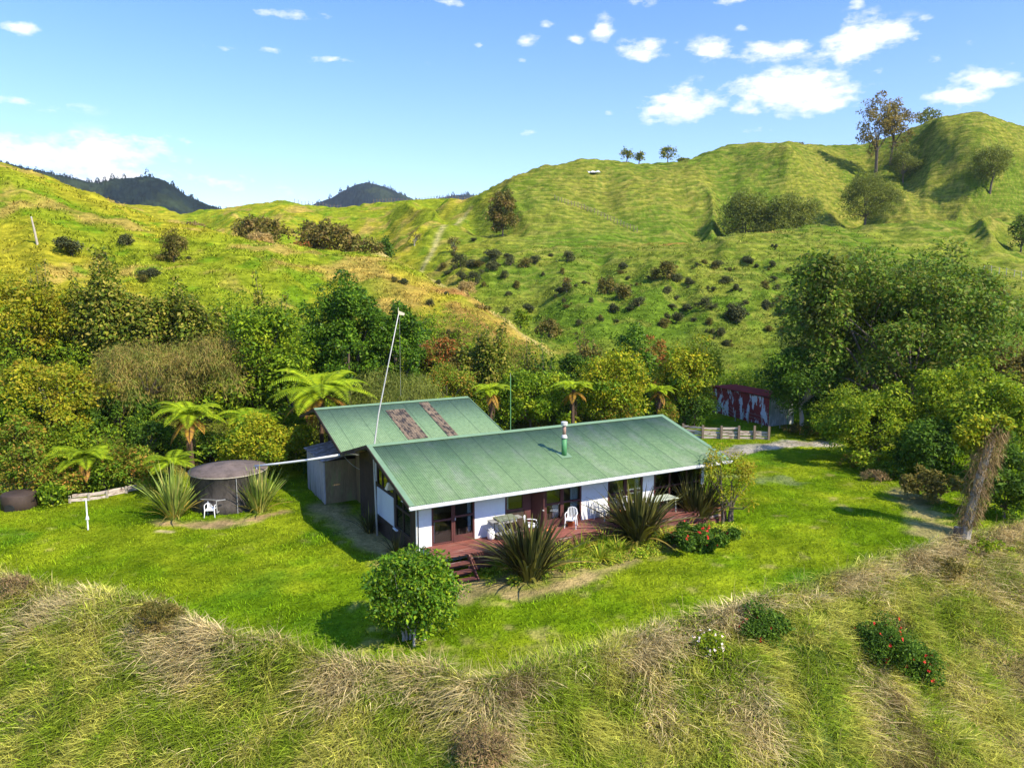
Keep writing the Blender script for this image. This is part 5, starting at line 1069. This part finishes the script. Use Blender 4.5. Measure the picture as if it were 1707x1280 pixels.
broad_tree('shrub', 'round dark green shrub behind the spur crest', 'bush', 642, 412, 388, 32, LM['dark'], Y=150, leaf=.4, low=0)
broad_tree('tree', 'dense dark poplar like tree on the shoulder of the right hill', 'tree', 838, 388, 312, 52, LM['scrub'], Y=166, leaf=.5, low=0, depth=.8, K=50, dens=1.4)
broad_tree('small_tree', 'small pale leafless tree in the gully below the dark shoulder tree', 'tree', 691, 410, 380, 20, LM['bare'], leaf=.3, gap=.4, dens=.35, bark=BARKP, trunk_r=.12)
broad_tree('small_tree', 'small grey tree beside the gully under the dark shoulder tree', 'tree', 757, 420, 393, 20, LM['scrub'], leaf=.3, gap=.3, dens=.5, bark=BARKP, trunk_r=.12)
broad_tree('small_tree', 'thin pale dead tree among the gorse in the middle of the slope', 'tree', 945, 487, 458, 15, LM['bare'], leaf=.25, gap=.5, dens=.2, bark=BARKP, trunk_r=.07)
broad_tree('bush', 'tall olive bush among the gorse below the bare soil', 'bush', 1012, 492, 462, 34, LM['scrub'], leaf=.3, low=0)
broad_tree('bush', 'tall brown bush among the gorse on the upper slope', 'bush', 1112, 466, 432, 28, LM['scrub'], leaf=.3, low=0)
broad_tree('bush', 'olive bush casting a long shadow beside the tall olive bush', 'bush', 1040, 500, 474, 28, LM['scrub'], leaf=.3, low=0)
broad_tree('bush', 'bright green bush at the foot of the dry spur', 'bush', 868, 532, 514, 30, LM['vine'], Y=97, leaf=.3, low=0)
broad_tree('bush', 'grey scrub in the valley bottom behind the spires', 'bush', 915, 552, 530, 40, LM['scrub'], Y=90, leaf=.25, low=0)
broad_tree('bush', 'dull scrub at the end of the dry spur', 'bush', 800, 556, 520, 45, LM['scrub'], Y=84, leaf=.25, low=0)
broad_tree('bush', 'dry pale bush on the crest end of the spur', 'bush', 778, 490, 470, 32, LM['drygrass'], Y=94, leaf=.25, asp=.2, low=0)
SK = 1.0
broad_tree('small_tree', 'left one of the two thin trees on the skyline', 'tree', 1041, 281, 249, 24, LM['spiky'], Y=209, leaf=.4, gap=.2, dens=.6, trunk_r=.14, low=.12, wob=.5)
broad_tree('small_tree', 'right one of the two thin trees on the skyline', 'tree', 1061, 283, 253, 20, LM['spiky'], Y=210, leaf=.4, gap=.2, dens=.6, trunk_r=.14, low=.12, wob=.5)
broad_tree('small_tree', 'thin tree standing alone on the middle of the skyline', 'tree', 1108, 280, 243, 28, LM['spiky'], Y=215, leaf=.4, gap=.2, dens=.6, trunk_r=.15, low=.12, wob=.5)
broad_tree('bush', 'rounded bush on the skyline right of the lone thin tree', 'bush', 1134, 276, 264, 24, LM['spiky'], Y=219, leaf=.4, low=0)
broad_tree('bush', 'low brown bush on the skyline knoll', 'bush', 1318, 248, 238, 26, LM['scrub'], Y=237, leaf=.4, low=0)
broad_tree('tall_tree', 'tall thinning autumn tree on the right hill with bare lower trunk', 'tree', 1447, 282, 158, 66, LM['bare'], Y=212, leaf=.55, low=.22, stems=3, dens=.5, gap=.1, trunk_r=.3, cr=.2, depth=.9, K=70)
broad_tree('tall_tree', 'second tall thinning autumn tree leaning right on the hill', 'tree', 1480, 288, 163, 62, LM['bare'], Y=214, leaf=.55, low=.22, stems=2, dens=.5, gap=.1, trunk_r=.3, cr=.2, K=66)
broad_tree('tree', 'green tree on the right skyline beside the tall autumn trees', 'tree', 1530, 250, 184, 48, LM['willow'], Y=236, leaf=.55, gap=.25, dens=.6, low=.2)
broad_tree('tree', 'faded brown willow below the tall autumn trees', 'tree', 1436, 376, 286, 88, LM['willow'], Y=176, leaf=.5, asp=.25, low=.14, dens=.8, trunk_r=.25, seed=41)
broad_tree('tree', 'faint grey willow behind the tall autumn trees', 'tree', 1505, 305, 240, 50, LM['willow'], leaf=.5, asp=.25, low=.1, dens=.6, gap=.2)
broad_tree('tree', 'lone round willow on the face of the right hill', 'tree', 1650, 322, 240, 68, LM['willow'], leaf=.5, asp=.25, low=.22, dens=.7, trunk_r=.22)
broad_tree('tree', 'left one of the bushy willows in the hollow of the right hill', 'tree', 1240, 388, 313, 82, LM['willow'], Y=166, leaf=.5, asp=.3, low=0, dens=1.2)
broad_tree('tree', 'right one of the bushy willows in the hollow of the right hill', 'tree', 1312, 388, 320, 92, LM['willow'], Y=164, leaf=.5, asp=.3, low=0, dens=1.2)
broad_tree('bush', 'dark bush with orange leaves at the right edge of the hill', 'bush', 1697, 403, 352, 40, LM['broad'], Y=150, leaf=.4, low=0)
broad_tree('bush', 'small shrub beside the hill fence at the right edge', 'bush', 1668, 505, 478, 30, LM['scrub'], Y=104, leaf=.3, low=0)
# fences on the hills, a lone pole, a pale outcrop
fence('ridge_fence', [pick(u, 341 + .0 * u) if False else stand(u, np.interp(u, [625, 701, 775], [252, 250, 240])) for u in np.linspace(626, 790, 34)], 1.3, 'line of fence posts along the far saddle ridge', 'fence', POST, 1, .09)
fence('ridge_fence', [stand(u, np.interp(u, [467, 511, 555], [256, 255, 255])) for u in np.linspace(496, 572, 14)], 1.3, 'short line of fence posts below the dark forest dome', 'fence', POST, 1, .09)
fence('hill_fence', [pick(u, v) for u, v in zip(np.linspace(925, 1062, 26), np.interp(np.linspace(925, 1062, 26), [925, 990, 1020, 1062], [334, 356, 370, 388]))], 1.1, 'dark fence slanting down the face of the right hill', 'fence', POST, 2, .07)
fence('hill_fence', [pick(u, v) for u, v in zip(np.linspace(1640, 1740, 9), np.linspace(452, 472, 9))], 1.1, 'pale post and wire fence at the right edge of the hill', 'fence', PALEPOST, 2, .06)
hp = thing('pole', 'single leaning grey pole on the left hill', 'pole', pick(63, 408)); m = MB(); z_ = at(52, 362, hp.location[1]) - np.array(hp.location); m.tube([(0, 0, -.3), tuple(z_ * .5), tuple(z_)], [.12, .1, .07], 7); m.build('shaft', PALEPOST, hp); m = MB(); m.tube([tuple(z_ * .97), tuple(z_ * 1.01)], .09, 7); m.build('cap', GALV, hp)
rk = thing('rock_outcrop', 'pale rock outcrop just below the skyline of the right hill', 'rock', pick(988, 289))
rg = np.random.default_rng(2)
for k in range(3):
    m = MB(); m.lathe([(.7, -.4), (.65 - .1 * k, .5), (.4, .9 + .2 * k), (.1, 1.1 + .2 * k)], 9, (1.1 * k - 1.1, -.4 * k, 0)); m.v = [(x + rg.uniform(-.25, .25), y + rg.uniform(-.25, .25), z * .25) for x, y, z in m.v]; m.build('rock', CURT, rk)

# ------------------------------------------------------------------ far forested hills
def far_hill(prof, Y0, depth, seed, drop=.35, tree=9.0):
    u = np.arange(prof[0][0], prof[-1][0] + .1, 1.0); v = np.interp(u, [p[0] for p in prof], [p[1] for p in prof]); v = smooth1(v, 9)
    sv = np.concatenate([np.linspace(-1, 0, 70), np.linspace(0, 1, 24)[1:]]); Pc = np.array([at(a, b, Y0) for a, b in zip(u, v)])
    S, I = np.meshgrid(sv, np.arange(len(u)), indexing='xy'); Yv = Y0 + S * depth; X = Pc[I, 0] / Y0 * Yv; Zc = Pc[I, 2]
    sm = np.maximum(smooth1(Pc[:, 2], 31), 10)[I]; bl = sstep(0, .35, np.abs(S)); Zh = (Zc * (1 - bl) + sm * bl) * (1 - np.abs(S) ** 1.35) - 3
    Zh += (fbm(X, Yv, 120, 4, seed) - .5) * 50 * bl * (1 - np.abs(S)); canopy = (np.abs(fbm(X, Yv, tree * 1.5, 3, seed + 3) - .5) * 2) ; Zh += (1 - canopy) * tree * .75 + fbm(X, Yv, tree * .6, 2, seed + 5) * tree * .4 - tree * .6
    V_ = np.stack([X, Yv, Zh], -1).reshape(-1, 3); nu, ns = S.shape; i_, j_ = np.meshgrid(np.arange(nu - 1), np.arange(ns - 1), indexing='ij'); a = (i_ * ns + j_).ravel()
    cn = fbm(X, Yv, 60, 4, seed + 9); cf = fbm(X, Yv, 9, 3, seed + 11)
    cl = lerp(np.broadcast_to(c3(.013, .021, .018), X.shape + (3,)), c3(.030, .042, .022), sstep(.45, .65, cn)); cl = cl * (.4 + 1.2 * cf[..., None])
    return V_, np.stack([a, a + ns, a + ns + 1, a + 1], 1), cl.reshape(-1, 3), Pc
FARM = attrmat('far_forest_floor')
for (prof, Y0, dp, sd_, tr, nm) in (
  ([(-120, 262), (-30, 268), (10, 271), (40, 279), (66, 284), (90, 291), (120, 297), (148, 303), (165, 305), (180, 300), (215, 297), (245, 294), (262, 296), (285, 306), (305, 322), (325, 332), (350, 342), (376, 349), (400, 356), (430, 366)], 1100, 420, 51, 8, 'forest_hill'),
  ([(440, 362), (480, 352), (500, 347), (530, 338), (555, 328), (575, 316), (595, 307), (612, 304), (635, 309), (665, 321), (690, 332), (715, 341), (745, 350)], 1900, 600, 61, 7, 'forest_hill'),
  ([(690, 345), (715, 337), (735, 330), (760, 325), (780, 324), (800, 327), (830, 336), (860, 345)], 2300, 600, 71, 9, 'forest_hill')):
    V_, q_, cl, Pc = far_hill(prof, Y0, dp, sd_, tree=tr); o = link(nm, mesh_np(nm, V_, q_, smooth=False, col=cl), FARM); kind(o, 'structure')
    rg = np.random.default_rng(sd_); n = 90 if Y0 < 1500 else 60; k = rg.integers(0, len(Pc), n); h_ = tr * rg.uniform(.5, 1.25, n) * (.8 if Y0 < 1500 else 1.0); big = rg.random(n) < .12; h_[big] *= 1.35; PV = []; QV = []; n0 = 0
    for i in range(n):
        b = Pc[k[i]] + np.array([rg.uniform(-2, 2), rg.uniform(-25, 12), -tr * .6]); nl = 60; f = rg.random(nl) ** 1.3; a_ = rg.uniform(0, 6.28, nl); rr = h_[i] * .32 * (1 - f) + .3
        P = b + np.stack([np.cos(a_) * rr * .6, np.sin(a_) * rr * .6, f * h_[i] * 1.3], 1); v_, qq = leaf_quads(P, np.stack([np.cos(a_), np.sin(a_), np.full(nl, -.1)], 1), rg.normal(size=(nl, 3)) + np.array([0, -.5, .6]), rr * 1.1 + .8, rr * .9 + .8); PV.append(v_); QV.append(qq + n0); n0 += len(v_)
    kind(link('distant_forest', mesh_np('distant_forest', np.concatenate(PV), np.concatenate(QV)), LM['forest']), 'stuff')

# ------------------------------------------------------------------ grasses
def slope_dir(x, y, e=.25):
    gx = (hz(x + e, y) - hz(x - e, y)) / (2 * e); gy = (hz(x, y + e) - hz(x, y - e)) / (2 * e); return np.stack([-gx, -gy], 1), np.hypot(gx, gy)
GRASS = attrmat('grass_blade', trans=.25, isl=True)
def grass(name, x, y, colr, Ln, Wd, lean, bend, D, seg=3):
    z = hz(x, y); P = np.stack([x, y, z - .02], 1); v, q = blades(P, D, Ln, Wd, lean, bend, seg, rng, .4); c_ = np.repeat(colr, 2 * (seg + 1), 0)
    return kind(link(name, mesh_np(name, v, q, col=c_), GRASS), 'stuff')
def rand_in(n, r0f, r1f, a0=-.74, a1=.74):
    a = rng.uniform(a0, a1, n); re_ = np.interp(a, azs, R_EDGE); rb_ = np.interp(a, azs, Rb); r0 = r0f(re_, rb_); r1 = r1f(re_, rb_); r = np.sqrt(rng.uniform(0, 1, n) * (r1 ** 2 - r0 ** 2) + r0 ** 2); return r * np.sin(a), r * np.cos(a)
# long grass of the bank, in combed over tussocks
nt_ = 8200; tx, ty = rand_in(nt_, lambda e, b: np.maximum(e - 17, 14.0), lambda e, b: e + .15); per = 52
x = np.repeat(tx, per) + rng.normal(size=nt_ * per) * .30; y = np.repeat(ty, per) + rng.normal(size=nt_ * per) * .30
ok = np.hypot(x, y) < r_edge(x, y) + .35; x, y = x[ok], y[ok]; tid = np.repeat(np.arange(nt_), per)[ok]
dn, sl_ = slope_dir(tx, ty, .6); wind = fbm(tx, ty, 1.6, 3, 61) * 14.0; wd = np.stack([np.cos(wind), np.sin(wind)], 1); D = unit(unit(dn) * np.clip(sl_, .25, 1.2)[:, None] * 1.5 + wd * .75 + np.array([-.25, -.2]))[tid]; D = unit(D + rng.normal(size=D.shape) * .75)
g1 = fbm(x, y, 2.6, 4, 62); g2 = fbm(x, y, .8, 3, 63); tb = rng.random(nt_)[tid]; bl_ = rng.random(len(x)); redge = r_edge(x, y) - np.hypot(x, y)
rightness = sstep(-.14, .12, np.arctan2(x, y)); tanf = sstep(.635, .75, g1 + .24 * np.exp(-((redge - .8) / .75) ** 2) * (.1 + 1.2 * rightness) + (tb - .5) * .18 + (bl_ - .5) * .34)
cg = lerp(np.broadcast_to(c3(.27, .36, .028), (len(x), 3)), c3(.50, .49, .09), sstep(.4, .6, g2)); cg = lerp(cg, c3(.60, .47, .25), tanf * .9) * (.6 + .8 * tb)[:, None]; cg = lerp(cg, c3(.20, .12, .07), sstep(.66, .76, fbm(x, y, 2.0, 3, 64)) * .7)
grass('long_grass', x, y, cg, rng.uniform(.20, .68, len(x)) * (1 + .25 * tanf), rng.uniform(.012, .034, len(x)), rng.uniform(.2, .85, len(x)), rng.uniform(.15, .8, len(x)), D, 4)
# short tufts of the lawn
nl = 175000; x, y = rand_in(nl, lambda e, b: e - .1, lambda e, b: b + 1.0); hp_ = w2h(np.array([x, y, x * 0])); inh = (hp_[0] > .5) & (hp_[0] < 17.2) & (hp_[1] > -1.1) & (hp_[1] < 18); gc = gcol(x, y)
okc = (gc[:, 1] > gc[:, 0] * 1.05) & ~inh; x, y, gc = x[okc], y[okc], gc[okc]; a_ = rng.uniform(0, 6.28, len(x)); dk = fbm(x, y, .9, 3, 66)
grass('lawn_grass', x, y, gc * (.35 + 1.5 * dk)[:, None] * np.array([1.0, 1.05, 1]), rng.uniform(.07, .18, len(x)) * (.3 + 1.5 * dk), rng.uniform(.016, .035, len(x)), rng.uniform(.2, .75, len(x)), rng.uniform(.1, .5, len(x)), np.stack([np.cos(a_), np.sin(a_)], 1), 2)
# rank grass and weeds under and behind the belt, and on the near hills
nh = 90000; a = rng.uniform(-.64, .64, nh); rb_ = np.interp(a, azs, Rb); r = rb_ + 1 + (1 - rng.random(nh) ** .55) * 95; x, y = r * np.sin(a), r * np.cos(a); gc = gcol(x, y); s_ = np.hypot(x, y) / 75.0; cl_ = fbm(x, y, 2.2, 3, 67); ok = cl_ > .42; x, y, gc, s_, cl_ = x[ok], y[ok], gc[ok], s_[ok], cl_[ok]
a_ = rng.uniform(0, 6.28, len(x)); D = np.stack([np.cos(a_), np.sin(a_)], 1)
grass('hill_grass', x, y, gc * (1.0 + .6 * rng.random(len(x)))[:, None], rng.uniform(.25, .55, len(x)) * (.5 + cl_), rng.uniform(.05, .10, len(x)) * s_, rng.uniform(.3, .8, len(x)), rng.uniform(.2, .6, len(x)), D, 2)

# rank undergrowth filling the floor of the tree belts
nu_ = 1500; a = rng.uniform(-.62, .62, nu_); rb_ = np.interp(a, azs, Rb); uq = 853.5 + F * np.tan(a); r = rb_ + 1.5 + rng.random(nu_) ** .8 * np.interp(uq, [0, 500, 900, 1200, 1300, 1707], [20, 19, 14, 4, 8, 22]); x, y = r * np.sin(a), r * np.cos(a)
okb = np.hypot(x - bc[0] - 1, y - bc[1] - 3) > 7.5; x, y = x[okb], y[okb]; cs = np.stack([x, y, hz(x, y) + .3 + 2.0 * rng.random(len(x)) ** 2], 1); rs = rng.uniform(.45, 1.25, len(x))
kind(crown_part('undergrowth', clump_leaves(cs, rs, 150000, .17, .55, .9), LM['bright'], None), 'stuff')

# broad leaved weeds and stalks among the bank grass
nw = 700; x, y = rand_in(nw, lambda e, b: np.maximum(e - 15, 14.0), lambda e, b: e + .1); cs = np.stack([x, y, hz(x, y) + .18], 1)
kind(crown_part('bank_weeds', clump_leaves(cs, rng.uniform(.12, .42, nw), 26000, .085, .5, .6), LM['bright'], None), 'stuff')
ns_ = 9000; x, y = rand_in(ns_, lambda e, b: np.maximum(e - 15, 14.0), lambda e, b: e + .3); a_ = rng.uniform(0, 6.28, ns_)
grass('seed_stalks', x, y, np.tile(c3(.5, .38, .18), (ns_, 1)), rng.uniform(.6, 1.25, ns_), rng.uniform(.006, .012, ns_), rng.uniform(.1, .6, ns_), rng.uniform(0, .3, ns_), np.stack([np.cos(a_), np.sin(a_)], 1), 3)

# low green planting between the flaxes in the bed below the deck
nb_ = 150; bx_ = rng.uniform(2.6, 16.2, nb_); by_ = rng.uniform(-2.75, -.95, nb_); gp3 = np.array([h2w(a, b) for a, b in zip(bx_, by_)]); cs = np.stack([gp3[:, 0], gp3[:, 1], hz(gp3[:, 0], gp3[:, 1]) + .1], 1)
kind(crown_part('ground_cover', clump_leaves(cs, rng.uniform(.14, .36, nb_), 15000, .11, .4, .9), LM['lily'], None), 'stuff')

# ------------------------------------------------------------------ light, sky, camera
SUN_EL = math.radians(43); SUN_H = (0.80, -0.60)
sun = bpy.data.lights.new('sun', 'SUN'); sun.energy = 5.0; sun.angle = math.radians(.5); sun.color = (1.0, .92, .74)
so = bpy.data.objects.new('sun', sun); C.objects.link(so)
sd = Vector((SUN_H[0] * math.cos(SUN_EL), SUN_H[1] * math.cos(SUN_EL), math.sin(SUN_EL)))
so.rotation_euler = (-sd).to_track_quat('-Z', 'Y').to_euler(); so.location = (60, -40, 80)

CLOUDS = [  # survey position, half width, half height, strength
 (60, 262, 150, 30, .95), (175, 258, 120, 26, .8), (150, 292, 260, 30, .62), (262, 238, 55, 14, .6), (330, 250, 55, 8, .4), (40, 172, 75, 9, .5), (28, 45, 26, 9, .7),
 (480, 25, 130, 8, .5), (570, 100, 130, 7, .5), (440, 85, 110, 6, .42), (740, 2, 60, 9, .5), (882, 65, 30, 13, .85), (908, 40, 14, 6, .55), (1005, 45, 18, 26, .55), (800, 75, 13, 7, .65),
 (1077, 86, 44, 19, .9), (1182, 83, 35, 15, .86), (1296, 82, 62, 15, .84), (1420, 66, 46, 30, .92), (1492, 58, 38, 18, .85), (1300, 160, 90, 32, .98), (1165, 176, 88, 30, .84), (1240, 214, 60, 18, .62),
 (1092, 186, 28, 13, .65), (1362, 178, 60, 18, .75), (1255, 182, 60, 16, .9), (1585, 160, 58, 17, .8), (1652, 136, 54, 22, .75), (1590, 126, 44, 8, .5), (1470, 122, 22, 8, .4),
 (1085, 5, 44, 12, .8), (1212, 2, 28, 7, .6), (1430, 3, 13, 11, .65), (1620, 72, 14, 8, .6), (1560, 95, 18, 9, .55), (960, 68, 14, 7, .55), (885, 222, 30, 7, .45), (1010, 190, 24, 8, .42), (930, 130, 16, 6, .45), (870, 100, 14, 7, .5), (1540, 35, 16, 7, .5), (1240, 45, 14, 6, .45)]
w = bpy.data.worlds.new('World'); SC.world = w; w.use_nodes = True; nt = w.node_tree
bg = nt.nodes['Background']
sky = N(nt, 'ShaderNodeTexSky', sky_type='NISHITA'); sky.sun_disc = False; sky.sun_elevation = SUN_EL; sky.sun_rotation = math.atan2(SUN_H[0], SUN_H[1]); sky.altitude = 100; sky.air_density = 1.0; sky.dust_density = .3; sky.ozone_density = 2.0
gen = N(nt, 'ShaderNodeTexCoord').outputs['Generated']
sx = N(nt, 'ShaderNodeSeparateXYZ'); nt.links.new(gen, sx.inputs[0])
az = math_n(nt, 'ARCTAN2', sx.outputs[0], sx.outputs[1]); el = math_n(nt, 'ARCSINE', sx.outputs[2])
# fine wisps: noise looked up by azimuth and elevation, flattened sideways
cv = N(nt, 'ShaderNodeCombineXYZ'); nt.links.new(az, cv.inputs[0]); nt.links.new(math_n(nt, 'MULTIPLY', el, 2.1), cv.inputs[1])
wa = noise(nt, cv.outputs[0], 9.0, 9, .62); wb = noise(nt, cv.outputs[0], 34.0, 6, .6)
wn = math_n(nt, 'ADD', math_n(nt, 'MULTIPLY', wa, .68), math_n(nt, 'MULTIPLY', wb, .32))
acc = None
for (u, v, hw, hh, st) in CLOUDS:
    d = ray(u, v); a0 = math.atan2(d[0], d[1]); e0 = math.asin(d[2] / np.linalg.norm(d))
    dx = math_n(nt, 'MULTIPLY', math_n(nt, 'SUBTRACT', az, a0), F / hw); dy = math_n(nt, 'MULTIPLY', math_n(nt, 'SUBTRACT', el, e0), F / hh)
    q = math_n(nt, 'MULTIPLY_ADD', dx, dx, math_n(nt, 'MULTIPLY', dy, dy))
    f = math_n(nt, 'MULTIPLY', math_n(nt, 'EXPONENT', math_n(nt, 'MULTIPLY', q, -.9)), st)
    acc = f if acc is None else math_n(nt, 'MAXIMUM', acc, f)
m = math_n(nt, 'ADD', math_n(nt, 'MULTIPLY', acc, 1.15), math_n(nt, 'MULTIPLY', math_n(nt, 'SUBTRACT', wn, .5), 4.2))
mask = ramp(nt, m, [(.44, (0, 0, 0)), (.70, (.42, .42, .42)), (1.08, (1, 1, 1))])
mask = mixc(nt, 1.0, mask, ramp(nt, acc, [(.05, (0, 0, 0)), (.3, (1, 1, 1))]), 'MULTIPLY')
tint = mixc(nt, 1.0, sky.outputs[0], ramp(nt, el, [(.0, (1.15, 1.04, 1.05)), (.12, (.84, .93, 1.18)), (.42, (.46, .75, 1.5)), (.75, (1.0, 1.25, 1.5)), (1.0, (.6, 1.0, 1.5))]), 'MULTIPLY')
colr = mixc(nt, mask, tint, (5.9, 5.9, 6.0))
nt.links.new(colr, bg.inputs[0]); bg.inputs[1].default_value = .15

cam = bpy.data.cameras.new('camera'); co = bpy.data.objects.new('camera', cam); C.objects.link(co); SC.camera = co
cam.sensor_fit = 'HORIZONTAL'; cam.sensor_width = 36; cam.lens = 36 * F / 1707; cam.clip_end = 20000; cam.clip_start = .5
co.location = (0, 0, CZ); co.rotation_euler = (PI / 2 - PITCH, 0, 0)
SC.view_settings.view_transform = 'Standard'; SC.view_settings.look = 'None'; SC.view_settings.exposure = .66; SC.view_settings.gamma = 1
SC.cycles.max_bounces = 6; SC.cycles.transparent_max_bounces = 12; SC.cycles.diffuse_bounces = 2; SC.cycles.caustics_reflective = False; SC.cycles.caustics_refractive = False
SC.cycles.use_denoising = True; SC.cycles.sample_clamp_indirect = 4.0
# the air between here and the far forest
hm, hnt, hout = newmat('haze'); hv = N(hnt, 'ShaderNodeVolumePrincipled'); hv.inputs['Color'].default_value = (.80, .88, 1.0, 1); hv.inputs['Density'].default_value = HAZE; hv.inputs['Anisotropy'].default_value = .2
hnt.links.new(hv.outputs[0], hout.inputs['Volume'])
hb = MB(); hb.box(-2600, 2600, -300, 3400, float(Z.min()) - 30, 420); ho = hb.build('haze', hm); kind(ho, 'stuff'); hm.cycles.homogeneous_volume = True
